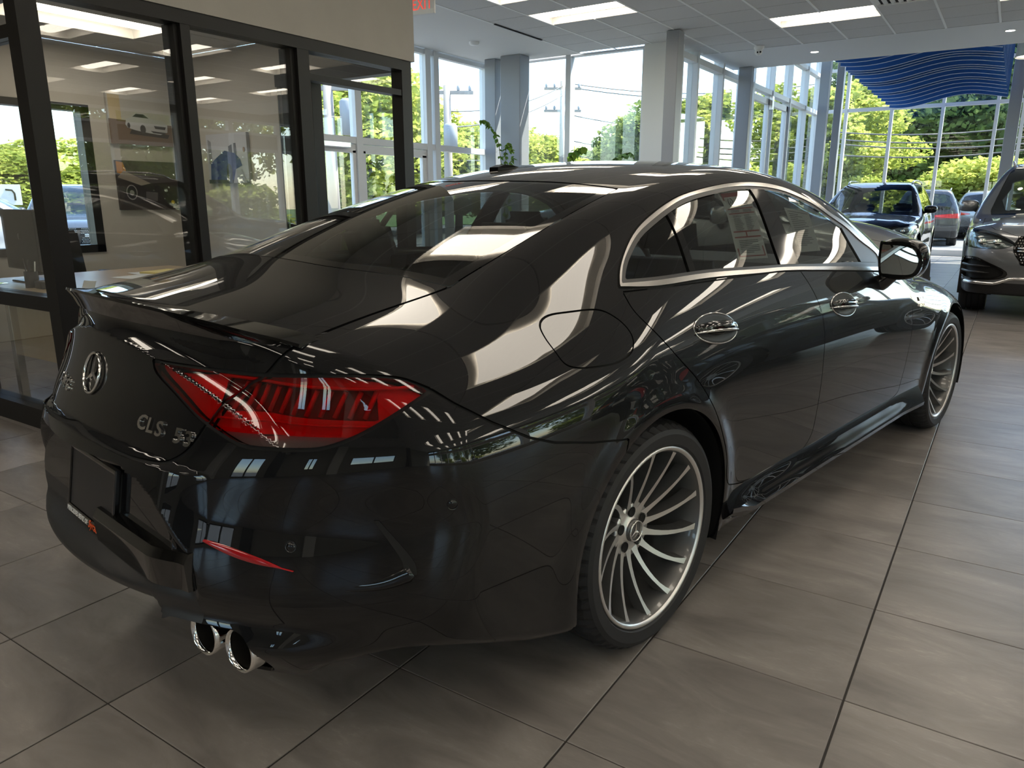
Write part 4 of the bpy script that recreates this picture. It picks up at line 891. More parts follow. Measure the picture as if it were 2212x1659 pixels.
        bp3 = bpath+[(-1.172, 0, .745)]+[(x, -y, z) for x, y, z in bpath[::-1]]+[(-.2, -1, .0), (-.8, -1, -.3), (-1, 0, -.6), (-.8, 1, -.3), (-.2, 1, .0)]
        bump, m = cutout(m, ch(chart(bp3)))
        lo = emit('boot_lid', lid, paint, car, 'B')
        ex_ = np.hypot(np.maximum(np.abs(bump.V[:, 1]-.502)-.065, 0), bump.V[:, 2]-.318)-.066; _, bump = split(bump, np.maximum(ex_, bump.V[:, 0]+.8))
        val, bump = split(bump, np.maximum.reduce([bump.V[:, 2]-.505, bump.V[:, 1]-.505, bump.V[:, 0]+.9])); bo = emit('rear_bumper', bump, paint, car, 'B'); emit('lower_valance', val, M_satin, bo, 'B')
        zones = {'refl': [(1430, 600), (1560, 530), (1700, 350), (1760, 320), (1940, 300), (2060, 280), (1990, 330), (1850, 450), (1650, 575), (1480, 612)]}
        for sd in 'RL':
            body = MB().add([(-.95, -.6 if sd == 'R' else .6, .86)], []).build('tail_lamp', M_darkred, car) if False else None
            for pc, par in ((lampout, car), (lampin, car)):
                def inz(q, A, B, C, D):  # soft window in (lateral-angle, height)
                    return None
                a, zz = np.arctan2(pc.V[:, 1], -(pc.V[:, 0]+.35)), pc.V[:, 2]
                lens_lo, lens_hi = split(pc, (zz-(.807+.012*np.clip((a-.75)/.5, -1, 1)))) if pc is lampout else (None, pc)
                lens = emit('tail_lamp', lens_hi, M_lens, par, sd, .012, .001)
                tag(lens, 'red tail lamp lens')
                if lens_lo is not None and len(lens_lo.T): emit('reversing_lamp', lens_lo, M_lens_dark, lens, sd, .012, .001)
                # reflector bowl inside the lens
                q = Mesh(pc.V-pc.N*.022, pc.N, pc.T); aa = np.arctan2(q.V[:, 1], -(q.V[:, 0]+.35)); hz = q.V[:, 2]
                inner = np.maximum.reduce([.838-hz, hz-.898, .62-aa, aa-1.02])
                ib, ob = split(q, inner); emit('lamp_bowl', ob, M_bowl_b, lens, sd, 0); emit('lamp_chamber', Mesh(ib.V-ib.N*.012, ib.N, ib.T), M_bowl_d, lens, sd, 0)
                if pc is lampout:
                    sg = -1 if sd == 'R' else 1
                    for k in range(11):
                        aa0 = .66+.033*k; rr = 0
                        pts = []
                        for hh in (.842, .87, .895):
                            dx, dy = -cos(aa0+(hh-.84)*.55), sin(aa0+(hh-.84)*.55); lo_, hi_ = .3, 1.1
                            for _ in range(30):
                                mm = (lo_+hi_)/2
                                if F(np.array([-.35+dx*mm]), np.array([dy*mm]), np.array([hh]))[0] < 0: lo_ = mm
                                else: hi_ = mm
                            pts.append((-.35+dx*(lo_-.024), sg*dy*(lo_-.024), hh))
                        MB().tube(pts, .0055, 6).build('lamp_fin', M_bowl_b, lens)
                    # guide strips
                    for h0, h1, a0_, a1_, mt, r_ in ((.905, .903, .60, 1.10, M_bowl_b, .004), (.826, .830, .62, 1.0, M_bowl_b, .003)):
                        pts = []
                        for k in range(14):
                            t = k/13; aa0 = a0_+(a1_-a0_)*t; hh = h0+(h1-h0)*t; dx, dy = -cos(aa0), sin(aa0); lo_, hi_ = .3, 1.1
                            for _ in range(30):
                                mm = (lo_+hi_)/2
                                if F(np.array([-.35+dx*mm]), np.array([dy*mm]), np.array([hh]))[0] < 0: lo_ = mm
                                else: hi_ = mm
                            pts.append((-.35+dx*(lo_-.012), sg*dy*(lo_-.012), hh))
                        MB().tube(pts, r_, 6).build('light_guide', mt, lens)
        rear_details(car, lo, bo, F)
    else:
        lt = lambda q: np.maximum.reduce([.80-q.V[:, 2], q.V[:, 2]-.92, q.V[:, 0]+.8])
        la, m = split(m, lt(m)); emit('tail_lamp', la, M_red, car, 'B', 0, .002)
    ws = lambda q: np.maximum(poly_sdf([(1.62, -.4), (1.60, .46), (1.78, .60), (2.16, .725), (2.44, .74), (2.60, .35), (2.64, -.4)], q.V[:, 0], q.V[:, 1]), .95-q.V[:, 2])
    wsg, m = cutout(m, ws); emit('windscreen', wsg, M_clear, car, 'B', 0, -.002)
    hd = lambda q: np.maximum(poly_sdf([(2.70, -.4), (2.64, .35), (2.50, .76), (3.0, .72), (3.45, .62), (3.66, .40), (3.70, -.4)], q.V[:, 0], q.V[:, 1]), .68-q.V[:, 2])
    hood, m = cutout(m, hd); emit('bonnet', hood, paint, car, 'B')
    hl = lambda q: np.maximum.reduce([.60-q.V[:, 2], q.V[:, 2]-.74, 3.25-q.V[:, 0], .42-q.V[:, 1]])
    hlm, m = cutout(m, hl); 
    for sd in 'RL': emit('headlamp', hlm, mat('headlamp_glass', (.25, .26, .28), .04, .6, 1), car, sd)
    gr = lambda q: np.maximum.reduce([.42-q.V[:, 2], q.V[:, 2]-.68, 3.4-q.V[:, 0], q.V[:, 1]-.40])
    grm, m = cutout(m, gr); emit('grille', grm, M_satin, car, 'B', .02, -.01)
    under, m = split(m, .15-.06-m.V[:, 2]) if False else (None, m)
    emit('body_shell', m, paint, car, 'B')
    g = join(*[x for x in gaps if len(x.T)]); emit('shut_lines', Mesh(g.V-g.N*.006, g.N, g.T), M_gap, car, 'B', 0)
    # floor pan, wheel housings
    MB().cbox(-.70, -.70, .235, 3.45, .70, .27, .01).build('floor_pan', M_gap, car)
    for cx in (0, WB):
        for sg in (-1, 1):
            MB().lathe([(.383, .0), (.40, -.05), (.40, -.36), (.05, -.37)], 40, 'y', (cx, sg*.935 if sg < 0 else sg*.935, WR), a0=-.35, a1=pi+.35).build('wheel_housing', M_gap, car, None) if sg > 0 else \
                MB().lathe([(.383, .0), (.40, .05), (.40, .36), (.05, .37)], 40, 'y', (cx, -.935, WR), a0=-.35, a1=pi+.35).build('wheel_housing', M_gap, car)
    for cx in (0, WB):
        for sg in (1, -1): wheel_parts(car, (cx, -.925*sg, WR), flip=sg, full=hi)
    # sills
    for sg in (-1, 1):
        b = MB(); V = []; Fc = []; S = 24; pr = [(.90, .36), (.927, .352), (.938, .335), (.945, .29), (.957, .262), (.955, .245), (.925, .215), (.88, .20), (.86, .28)]
        for i in range(S):
            t = i/(S-1); x = .40+2.06*t; fl_ = .012*sstep(.12, 0, t)+.016*sstep(.85, 1, t); up = .05*sstep(.1, 0, t)
            for y, z in pr: V.append((x, sg*(y+(fl_ if z < .3 else 0)), z+(up if z < .27 else 0)))
        k = len(pr)
        for i in range(S-1):
            for j in range(k): Fc.append((i*k+j, i*k+(j+1) % k, (i+1)*k+(j+1) % k, (i+1)*k+j))
        Fc += [tuple(range(k)), tuple(range((S-1)*k, S*k))[::-1]]
        b.add(V, Fc, True).build('sill_skirt', paint, car, sharp=28)
    # mirrors
    for sg in (-1, 1):
        V = []; Fc = []; nu, nv = 28, 14; c = np.array([1.785, sg*.985, 1.028]); R_ = (.085, .098, .088)
        se = lambda w, e: np.sign(w)*abs(w)**e
        for j in range(nv+1):
            v = -pi/2+pi*j/nv
            for i in range(nu):
                u = 2*pi*i/nu; x = se(cos(v), .55)*se(cos(u), .75); y = se(cos(v), .55)*se(sin(u), .6); z = se(sin(v), .6)
                x = max(x, -.72); ox = R_[0]*x; y2 = y*(1-.10*(x > 0)*x); V.append((c[0]+ox, c[1]+R_[1]*y2*(1-.10*max(0, -z)), c[2]+R_[2]*z*(1-.16*(y*sg > 0)*abs(y))))
        for j in range(nv):
            for i in range(nu): Fc.append((j*nu+i, j*nu+(i+1) % nu, (j+1)*nu+(i+1) % nu, (j+1)*nu+i))
        mo = MB().add(V, Fc, True).build('wing_mirror', paint, car, sharp=50)
        gp = smooth_poly([(-.078, .058), (-.072, -.052), (-.045, -.066), (.045, -.066), (.074, -.045), (.082, .0), (.060, .045), (.02, .062), (-.06, .068)], 4)
        b = MB().prism([(sg*y, z) for y, z in gp*.90], -.004, .004, 'x'); Mt = Matrix.Translation((1.7145, c[1], c[2]))@Matrix.Rotation(-sg*.06, 4, 'Z'); b.V = [(Mt@Vector(v))[:] for v in b.V]; b.build('mirror_glass', M_mirror, mo)
        gp2 = gp*1.08; MB().prism([(c[1]+sg*y, c[2]+z) for y, z in gp2], 1.7215, 1.74, 'x').build('mirror_bezel', M_gloss, mo)
        MB().tube([(1.80, sg*.86, .90), (1.80, sg*.905, .925), (1.80, sg*.95, .965), (1.80, sg*.965, .985)], [.045, .035, .028, .024], 10).build('mirror_stalk', M_gloss, mo)
    # cabin
    cm = M_leather
    for y in (-.37, .37): seat(car, 1.12, y, cm)
    for y in (-.36, .36): seat(car, .22, y, cm, .60)
    MB().cbox(-.62, -.58, .96, -.12, .58, 1.03, .02).build('parcel_shelf', M_interior, car)
    b = MB(); b.prism([(1.72, .62), (2.35, .62), (2.50, .96), (2.1, 1.0), (1.86, .97), (1.74, .86)], -.70, .70, 'y'); b.build('dashboard', M_interior, car)
    b = MB(); n = 40; V = []; Fc = []
    for i in range(n):
        a = 2*pi*i/n
        for k in range(8):
            q = 2*pi*k/8; rr = .18+.016*cos(q); V.append((1.66+.016*sin(q)-.28*rr*sin(a), .37+rr*cos(a), .92+rr*sin(a)))
    for i in range(n):
        for k in range(8): Fc.append((i*8+k, ((i+1) % n)*8+k, ((i+1) % n)*8+(k+1) % 8, i*8+(k+1) % 8))
    b.add(V, Fc, True); b.cbox(1.66, .30, .88, 1.72, .44, .96, .015); b.tube([(1.70, .37, .92), (1.66, .20, .92)], .015); b.tube([(1.70, .37, .92), (1.66, .54, .92)], .015); b.tube([(1.70, .37, .92), (1.71, .37, .75)], .018)
    b.build('steering_wheel', M_interior, car)
    MB().cbox(1.70, -.11, 1.27, 1.73, .11, 1.335, .012).build('interior_mirror', M_interior, car)
    MB().cbox(.3, -.11, .36, 1.75, .11, .66, .03).build('centre_console', M_interior, car)
    return m
def rear_details(car, lid, bumper, F):
    # star and lettering on the boot lid
    xz = root_x(F, 0, .858, -.5, -1.5); n = grad(F, (xz, 0, .858)); n = Vector((n[0], 0, n[2])).normalized()
    star(lid, Vector((xz, 0, .858))+n*.004, n, Vector((0, 0, 1)), .050)
    def on_rear(y, z): return Vector((root_x(F, y, z, -.5, -1.5), y, z))
    def badge(s, y0, y1, z0, z1, size, name, **k):
        a, b = on_rear(y0, z0), on_rear(y1, z1); c = on_rear((y0+y1)/2, (z0+z1)/2); X = (b-a).normalized(); g = grad(F, (c.x, abs(c.y), c.z)); g = Vector((g[0], g[1]*(1 if c.y > 0 else -1), g[2]))
        Z = (g-X*g.dot(X)).normalized(); Y = Z.cross(X)
        text(name, s, size, M_chrome, lid, c+Z*.0032, X, Y, .0025, **k)
    def letters(s, y0, y1, z0, z1, size, name, n_):
        for k, ch_ in enumerate(s):
            if ch_ == ' ': continue
            t = k/(len(s)-1); y = y0+(y1-y0)*t; z = z0+(z1-z0)*t; h_ = .5*(y1-y0)/(len(s)-1)*.8
            badge(ch_, y-h_, y+h_, z, z, size, name, bold=.0010, sx=1.12)
    letters('CLS 53', -.288, -.444, .789, .776, .046, 'model_badge', 6); letters('AMG', .272, .172, .80, .80, .044, 'maker_badge', 3)
    # lip spoiler
    V = []; Fc = []; S = 41
    for i in range(S):
        t = -1+2*i/(S-1); y = .645*t; k = 1-t*t; xe = -1.10+.44*y*y; h = .024*k+.001
        zt = root_z(F, xe+.10, y); zl = root_z(F, max(xe, -1.06+.36*y*y)+.02, y)
        xb = min(xe+.012+.014*(1-k), xe+.03)
        V += [(xe+.115, y, zt-.004), (xe+.05, y, root_z(F, xe+.05, y)+.012*k), (xe, y, zl+h), (xe-.002, y, zl+h-.006), (xe+.012, y, zl+h*.3-.012), (xe+.022, y, zl-.030), (xe+.05, y, zl-.03)]
    for i in range(S-1):
        for j in range(7): Fc.append((i*7+j, i*7+(j+1) % 7, (i+1)*7+(j+1) % 7, (i+1)*7+j))
    Fc += [tuple(range(7)), tuple(range((S-1)*7, S*7))[::-1]]
    MB().add(V, Fc, True).build('lip_spoiler', M_gloss, lid, sharp=35)
    # crease above the number-plate recess
    # number plate bracket with dealer frame lettering
    x0 = -1.152; tilt = Matrix.Translation((x0, 0, .562))@Matrix.Rotation(.17, 4, 'Y')
    b = MB(); b.cbox(0, -.155, -.085, .03, .155, .085, .006); b.V = [(tilt@Vector(v))[:] for v in b.V]; br = b.build('plate_bracket', M_satin, bumper)
    b = MB(); b.cbox(-.004, -.162, -.098, .01, .162, -.072, .004); b.cbox(-.004, -.162, .078, .01, .162, .090, .004); b.cbox(-.004, -.162, -.09, .01, -.152, .09, .003); b.cbox(-.004, .152, -.09, .01, .162, .09, .003)
    b.V = [(tilt@Vector(v))[:] for v in b.V]; b.build('plate_frame', M_gloss, br, kind='stuff')
    up = tilt.to_3x3()@Vector((0, 0, 1)); at_ = lambda y, z: tilt@Vector((-.0052, y, z))
    text('frame_lettering', 'MERCEDES BENZ OF', .0185, mat('print_white', (.75, .75, .73), .6), br, at_(.078, -.085), (0, -1, 0), up, .0006, sx=.92)
    text('frame_script', 'Syrac', .029, mat('print_orange', (.75, .10, .02), .6), br, at_(-.035, -.084), (0, -1, 0), up, .0006, shear=.3)
    # underside panel with fins
    b = MB().prism([(-1.13, .405), (-1.10, .42), (-.82, .29), (-.82, .26), (-.95, .29)], -.36, .36, 'y'); df = b.build('diffuser', M_satin, bumper)
    for y in (-.30, -.10, .10, .30):
        MB().prism([(-1.12, .395), (-1.05, .30), (-.98, .27), (-.85, .25), (-.85, .30)], y-.006, y+.006, 'y').build('diffuser_fin', M_satin, df)
    b = MB(); V = []; Fc = []; S = 21; pr = [(.02, .545), (-.022, .540), (-.034, .520), (-.030, .455), (.02, .45)]
    for i in range(S):
        t = i/(S-1); y = -.07-.43*t; xr_ = root_x(F, y, .462, -.5, -1.5)
        for dx, z in pr: V.append((xr_+dx+.016, y, z+.008*t))
    k = len(pr)
    for i in range(S-1):
        for j in range(k): Fc.append((i*k+j, i*k+(j+1) % k, (i+1)*k+(j+1) % k, (i+1)*k+j))
    Fc += [tuple(range(k)), tuple(range((S-1)*k, S*k))[::-1]]
    b.add(V, Fc, True).build('valance_shelf', M_gloss, bumper, sharp=30)
    # exhaust tips
    for sg in (-1, 1):
        MB().cbox(-1.00, sg*.365, .272, -.86, sg*.625, .39, .02).build('exhaust_insert', M_gap, bumper)
        for y, x in ((.440, -1.092), (.560, -1.068)):
            M_ = Matrix.Translation((x, sg*y, .318))@Matrix.Rotation(-sg*.14, 4, 'Z')@Matrix.Rotation(.06, 4, 'Y')
            b = MB().lathe([(.043, .16), (.043, .012), (.046, .0), (.050, .002), (.051, .012), (.049, .16)], 44, 'x'); b.V = [(M_@Vector(v))[:] for v in b.V]; b.build('exhaust_tip', M_chrome, bumper)
            b = MB().lathe([(.0425, .012), (.041, .05), (.038, .13), (.0, .13)], 36, 'x'); b.V = [(M_@Vector(v))[:] for v in b.V]; b.build('exhaust_pipe', mat('dark_pipe', (.05, .045, .04), .45, .8), bumper)  # inner pipe wall in dark metal
    # reflectors, sensors, side vents
    for sg in (-1, 1):
        V = []; Fc = []; S = 18
        for i in range(S):
            t = i/(S-1); y = .520+.185*t; z = .578-.042*t; hh = .0078*sin(pi*min(1, t*1.15+.02))**.6+.001
            for dz, o in ((hh, .001), (hh*.5, .004), (-hh*.5, .004), (-hh, .001)):
                x = root_x(F, y, z+dz, -.5, -1.5); V.append((x-o, sg*y, z+dz))
        for i in range(S-1):
            for j in range(3): Fc.append((i*4+j, i*4+j+1, (i+1)*4+j+1, (i+1)*4+j))
        MB().add(V, Fc, True).build('rear_reflector', mat('reflector_red', (.33, .006, .010), .10, 0, .8), bumper)
        for y, z in ((.692, .585), (.919, .669)):
            x = root_x(F, y, z, -.4, -1.5); g = grad(F, (x, y, z)); g = Vector((g[0], sg*g[1], g[2])); q = g.to_track_quat('Z', 'Y').to_matrix().to_4x4()
            b = MB().lathe([(0, .0010), (.009, .0010), (.0095, .0001), (.0112, .0001), (.0116, .0014), (.0125, .0008)], 24, 'z'); M_ = Matrix.Translation((x, sg*y, z))@q; b.V = [(M_@Vector(v))[:] for v in b.V]; b.build('parking_sensor', M_black, bumper)
        # slit vent and its fin at the bumper corner
        V = []; Fc = []; path = [(-.873, .904, .643), (-.85, .923, .597), (-.832, .933, .554), (-.832, .934, .527)]
        P = smooth_poly(path, 5, closed=False); S = len(P)
        for i, p in enumerate(P):
            t = i/(S-1); wd = .006+.012*t
            for dx in (-wd, 0, wd*.3):
                y = root_y(F, p[0]+dx, p[2]); V.append((p[0]+dx, sg*(y+.0015), p[2]))
        for i in range(S-1):
            for j in range(2): Fc.append((i*3+j, i*3+j+1, (i+1)*3+j+1, (i+1)*3+j))
        MB().add(V, Fc, True).build('vent_slit', M_gap, bumper)
        V = []; Fc = []; P = smooth_poly([(-.935, .500), (-.90, .505), (-.87, .514), (-.838, .530)], 5, closed=False); S = len(P)
        for i, p in enumerate(P):
            t = i/(S-1); o = .016*t**1.2; hh = .004+.012*t
            for dz, oo in ((hh, 0), (0, o), (-hh, o*.2), (-hh*1.3, -.01)):
                y = root_y(F, p[0], p[1]+dz); V.append((p[0], sg*(y+oo), p[1]+dz))
        for i in range(S-1):
            for j in range(3): Fc.append((i*4+j, i*4+j+1, (i+1)*4+j+1, (i+1)*4+j))
        Fc.append(tuple(range((S-1)*4, S*4)))
        MB().add(V, Fc, True).build('vent_fin', M_black, bumper)
    # roof aerial
    z = root_z(F, .36, 0, 1.0)
    MB().prism([(.29, z-.02), (.295, z+.004), (.33, z+.014), (.37, z+.013), (.42, z+.004), (.43, z-.02)], -.022, .022, 'y').build('roof_aerial', M_gloss, car)
def sheet(name, pts, parent, F, off=.012, sg=-1, m=None):
    V = []; n = 6
    A, B, C, D = [np.array(p) for p in pts]
    for i in range(n):
        for j in range(n):
            u, v = i/(n-1), j/(n-1); p = (A*(1-u)+B*u)*(1-v)+(D*(1-u)+C*u)*v; y = root_y(F, p[0], p[2])-off; V.append((p[0], sg*y, p[2]))
    Fc = [(i*n+j, i*n+j+1, (i+1)*n+j+1, (i+1)*n+j) for i in range(n-1) for j in range(n-1)]
    o = MB().add(V, Fc, True).build(name, m or M_paper, parent)
    def strip(u0, v0, u1, v1, mt, nm, o2):
        W = []
        for u, v in ((u0, v0), (u1, v0), (u1, v1), (u0, v1)):
            p = (A*(1-u)+B*u)*(1-v)+(D*(1-u)+C*u)*v; y = root_y(F, p[0], p[2])-off+o2; W.append((p[0], sg*y, p[2]))
        return W
    return o, strip
# ---------------------------------------------------------------- the black saloon in front
CAR_O = (-1.44358, .12768, 0); CAR_RZ = pi/2-.17679
saloon = empty('saloon_car', CAR_O, CAR_RZ, 'glossy black four-door saloon car parked in the foreground', 'car')
build_saloon(saloon, True)
# price sheets behind the side windows
M_pr = mat('print_dark', (.08, .09, .09), .7); M_prr = mat('print_red', (.45, .05, .05), .7)
so, st = sheet('price_sheet', [(.735, 0, 1.302), (.955, 0, 1.315), (.845, 0, 1.075), (.632, 0, 1.080)], saloon, cls_F)
def bars(st, rects, mt, nm, parent, o2=.0012):
    b = MB()
    for r in rects: b.add(st(*r, None, None, o2), [(0, 1, 2, 3)])
    return b.build(nm, mt, parent)
bars(st, [(.06, .04, .94, .10), (.06, .10, .10, .96), (.90, .10, .94, .96), (.06, .27, .94, .285), (.06, .34, .94, .355), (.06, .60, .94, .62), (.06, .68, .94, .70), (.45, .62, .49, .68), (.06, .95, .94, .965)], M_prr, 'printed_border', so)
r = []
for k in range(18):
    v = .375+.0125*k; r += [(.16, v, .16+.22+.1*random.random(), v+.0045), (.54, v, .54+.18+.12*random.random(), v+.0045)]
for k in range(5): r += [(.50+.04*random.random(), .135+.024*k, .84-.05*random.random(), .146+.024*k)]
for k in range(3): r += [(.15, .297+.014*k, .42, .302+.014*k), (.55, .297+.014*k, .85, .303+.014*k)]
for k in range(8): r += [(.16, .735+.024*k, .80-.3*random.random()*(k in (2, 7)), .744+.024*k)]
bars(st, r, M_pr, 'printed_lines', so, .0016)
c4 = st(.24, .18, .25, .19, None, None, .0018)[0]
star(so, Vector(c4), Vector((0, -1, .5)), Vector((0, .4, 1)), .016, True, M_pr)
so2, st2 = sheet('price_sheet', [(1.215, 0, 1.245), (1.43, 0, 1.225), (1.36, 0, 1.075), (1.17, 0, 1.078)], saloon, cls_F, .03)
bars(st2, [(.08, .06, .92, .075)]+[(.10, .12+.045*k, .40+.45*random.random(), .135+.045*k) for k in range(17)], M_pr, 'printed_lines', so2)
# ---------------------------------------------------------------- other cars
SUV_TOP = Spl([-1.3, -.95, -.5, .3, 1.0, 1.5, 1.9, 2.3, 2.6, 2.85, 3.2, 3.6, 3.95], [1.60, 1.66, 1.735, 1.775, 1.765, 1.70, 1.54, 1.31, 1.145, 1.10, 1.065, .99, .82])
SUV_W = Spl([.15, .3, .5, .8, 1.0, 1.1, 1.3, 1.5, 1.7, 1.9], [.92, .95, .968, .975, .955, .93, .855, .76, .65, .53])
SUV_T = Spl([-1.05, -.5, .3, 1.5, 2.6, 3.2, 3.6, 3.95], [.93, .975, 1, 1, 1, .975, .92, .78])
SUV_R = Spl([.2, .45, .7, .9, 1.1, 1.4, 1.75], [-.90, -.985, -1.0, -.99, -.95, -.83, -.62])
SUV_FR = Spl([.15, .4, .6, .85, 1.0, 1.15], [3.80, 3.90, 3.92, 3.88, 3.78, 3.5])
SWB = 2.995; SWR = .372
def suv_F(x, y, z):
    y = np.abs(y); cr = .05+.05*sstep(2.3, 3, x)
    f2 = z-(SUV_TOP(x+(.25*sstep(1.2, 2, x)*(1-sstep(2.6, 3.1, x)))*y*y)-cr*y*y+.018*np.exp(-((y-.62)/.10)**2)*sstep(2.6, 2.9, x))
    w = SUV_W(z)*SUV_T(x)
    for cx in (0., SWB):
        r = np.sqrt((x-cx)**2+(z-SWR)**2); w = w+.014*np.exp(-((r-.44)/.05)**2)
    w = w-.012*np.exp(-((z-.62)/.10)**2)*sstep(.4, .8, x)*sstep(2.6, 2.2, x)
    F = smax(y-w, f2, .10); F = smax(F, SUV_R(z)+.16*y*y+.10*y**6-x, .08); F = smax(F, x-(SUV_FR(z)-.20*y*y-.16*y**6), .08)
    return smax(F, .26-z, .04)
def build_suv(car, paint, res=1.0, lamps=True):
    F = suv_F; m = capsule(F, -.3, 3.2, .75, int(40*res), np.linspace(-.3, 3.2, int(120*res)), int(70*res), np.radians(np.linspace(-38, 90, int(100*res))), it=24)
    G = .003; gaps = []
    def cutout(m, phi):
        i, o = split(m, phi(m)-G); i, g = split(i, phi(i)+G); gaps.append(g); return i, o
    xz = lambda P: (lambda q: poly_sdf(P, q.V[:, 0], q.V[:, 2])); yz = lambda P, x0: (lambda q: np.maximum(poly_sdf(P, q.V[:, 1], q.V[:, 2]), x0-q.V[:, 0]))
    _, m = split(m, np.minimum(np.hypot(m.V[:, 0], m.V[:, 2]-SWR), np.hypot(m.V[:, 0]-SWB, m.V[:, 2]-SWR))-.42)
    P = smooth_poly([(-.62, 1.20), (-.45, 1.50), (-.1, 1.60), (.6, 1.645), (1.2, 1.625), (1.62, 1.50), (2.05, 1.25), (2.2, 1.12), (1.2, 1.10), (.2, 1.12)], 3, corners=(0, 7))
    gl, m = cutout(m, lambda q: np.maximum(xz(P)(q), .55-q.V[:, 1]))
    for x0 in (1.02, -.02): pl, gl = split(gl, np.abs(gl.V[:, 0]-x0)-.05); emit('pillar_trim', pl, M_gloss, car, 'B', 0, .001)['kind'] = 'stuff'
    emit('side_windows', gl, M_tint, car, 'B', 0, -.002)['kind'] = 'stuff'
    ws, m = cutout(m, lambda q: np.maximum(poly_sdf([(1.42, -.4), (1.40, .52), (1.6, .62), (2.36, .76), (2.52, .74), (2.72, .3), (2.74, -.4)], q.V[:, 0], q.V[:, 1]), 1.05-q.V[:, 2])); emit('windscreen', ws, M_clear, car, 'B', 0, -.002)
    hd, m = cutout(m, lambda q: np.maximum(poly_sdf([(2.80, -.4), (2.78, .3), (2.62, .80), (3.2, .80), (3.62, .66), (3.80, .40), (3.84, -.4)], q.V[:, 0], q.V[:, 1]), .90-q.V[:, 2])); emit('bonnet', hd, paint, car, 'B')
    # front: lamps, grille, intakes
    hl, m = cutout(m, yz(smooth_poly([(.47, .83), (.50, .79), (.62, .76), (.90, .77), (1.0, .84), (1.0, .96), (.80, .955), (.62, .91)], 3), 3.0))
    for sd in 'RL':
        o = emit('headlamp', hl, M_clear, car, sd, .01, 0); q = Mesh(hl.V-hl.N*.04, hl.N, hl.T)
        up, lo = split(q, .875-q.V[:, 2]); emit('lamp_bowl', lo, mat('headlamp_bowl', (.20, .21, .23), .18, .8), o, sd, 0); emit('lamp_brow', up, mat('headlamp_brow', (.55, .57, .60), .15, .9), o, sd, 0)
        s_ = -1 if sd == 'R' else 1
        for y in (.62, .76): MB().sphere((root_x(F, y, .83, 2.5, 4.2)-.035, s_*y, .83), (.03, .045, .035), 14, 10).build('projector', M_chrome, o)
    gr, m = cutout(m, yz(smooth_poly([(-.5, .60), (.30, .59), (.40, .64), (.47, .76), (.44, .87), (.34, .925), (-.5, .93)], 3, corners=(0, 6)), 3.2)); go = emit('grille', Mesh(gr.V-gr.N*.03, gr.N, gr.T), M_gap, car, 'B', 0)
    rg, _ = split(gr, -(yz(smooth_poly([(-.5, .615), (.29, .605), (.385, .65), (.45, .76), (.425, .865), (.33, .912), (-.5, .915)], 3, corners=(0, 6)), 3.2)(gr))); emit('grille_frame', rg, M_gloss, go, 'B', .02, .004)
    for sg in (-1, 1):
        for zz in (.775, .745):
            b = MB(); pts = [(root_x(F, y, zz, 2.5, 4.2)+.004, sg*y, zz) for y in np.linspace(.09, .43, 8)]; b.tube(pts, .011, 6).build('grille_bar', M_chrome, go)
    if res > .9:
        for r_ in range(10):
            for c_ in range(17):
                y = .04+.0255*c_+(r_ % 2)*.0128; z = .625+.029*r_
                if .735 < z < .79: continue
                if float(yz(smooth_poly([(-.5, .60), (.30, .59), (.40, .64), (.47, .76), (.44, .87), (.34, .925), (-.5, .93)], 3, corners=(0, 6)), 3.2)(Mesh(np.array([[3.9, y, z]]), None, None))[0]) > -.02: continue
                x = root_x(F, y, z, 2.5, 4.2)-.02
                for sg in (-1, 1): studs.box(x-.006, sg*y-.006, z-.007, x+.006, sg*y+.006, z+.007) if 'studs' in globals() and studs else None
    it_, m = cutout(m, yz(smooth_poly([(.56, .44), (.90, .42), (.97, .50), (.95, .64), (.82, .665), (.70, .62), (.50, .52)], 3), 3.0))
    for sd in 'RL':
        o = emit('air_intake', Mesh(it_.V-it_.N*.05, it_.N, it_.T), M_gap, car, sd, 0); s_ = -1 if sd == 'R' else 1
        rr, _ = split(it_, -(yz(smooth_poly([(.59, .455), (.89, .435), (.95, .51), (.93, .62), (.82, .645), (.71, .605), (.53, .525)], 3), 3.0)(it_))); emit('intake_trim', rr, M_gloss, o, sd, .05, .002)
        for zz in (.50, .57): MB().tube([(root_x(F, y, zz, 2.5, 4.2)-.02, s_*y, zz) for y in (.66, .76, .86, .93)], [.004, .012, .014, .014], 6).build('intake_fin', M_satin, o)
    lw, m = split(m, np.maximum(m.V[:, 2]-.40, 3.0-m.V[:, 0])); emit('lower_grille', lw, M_satin, car, 'B', .01)
    b = MB(); pts = [(root_x(F, abs(y), z, 2.5, 4.2)+.004, y, z) for y, z in [(t, .385+.07*sstep(.62, .42, abs(t))) for t in np.linspace(-.93, .93, 41)]]; b.tube(pts, .018, 8).build('front_lip', M_chrome, car)
    # rear
    tl, m = cutout(m, lambda q: np.maximum(poly_sdf(smooth_poly([(.28, .90), (1.1, .86), (1.1, 1.02), (.30, .96)], 2), q.V[:, 1], q.V[:, 2]), q.V[:, 0]+.5)); 
    for sd in 'RL': emit('tail_lamp', tl, M_red, car, sd, .005, .003)
    rg2, m = cutout(m, lambda q: np.maximum(poly_sdf(smooth_poly([(-.5, 1.12), (.64, 1.12), (.60, 1.45), (.48, 1.58), (-.5, 1.60)], 2), q.V[:, 1], q.V[:, 2]), q.V[:, 0]+.45)); emit('rear_window', rg2, M_tint, car, 'B', 0, -.002)
    rb, m = split(m, np.maximum(m.V[:, 2]-.48, m.V[:, 0]+.55)); emit('rear_valance', rb, M_satin, car, 'B', .01)
    pl_ = MB().cbox(root_x(F, 0, .72, 0, -2)-.01, -.16, .66, root_x(F, 0, .72, 0, -2)+.01, .16, .78, .004).build('number_plate', M_paper, car)
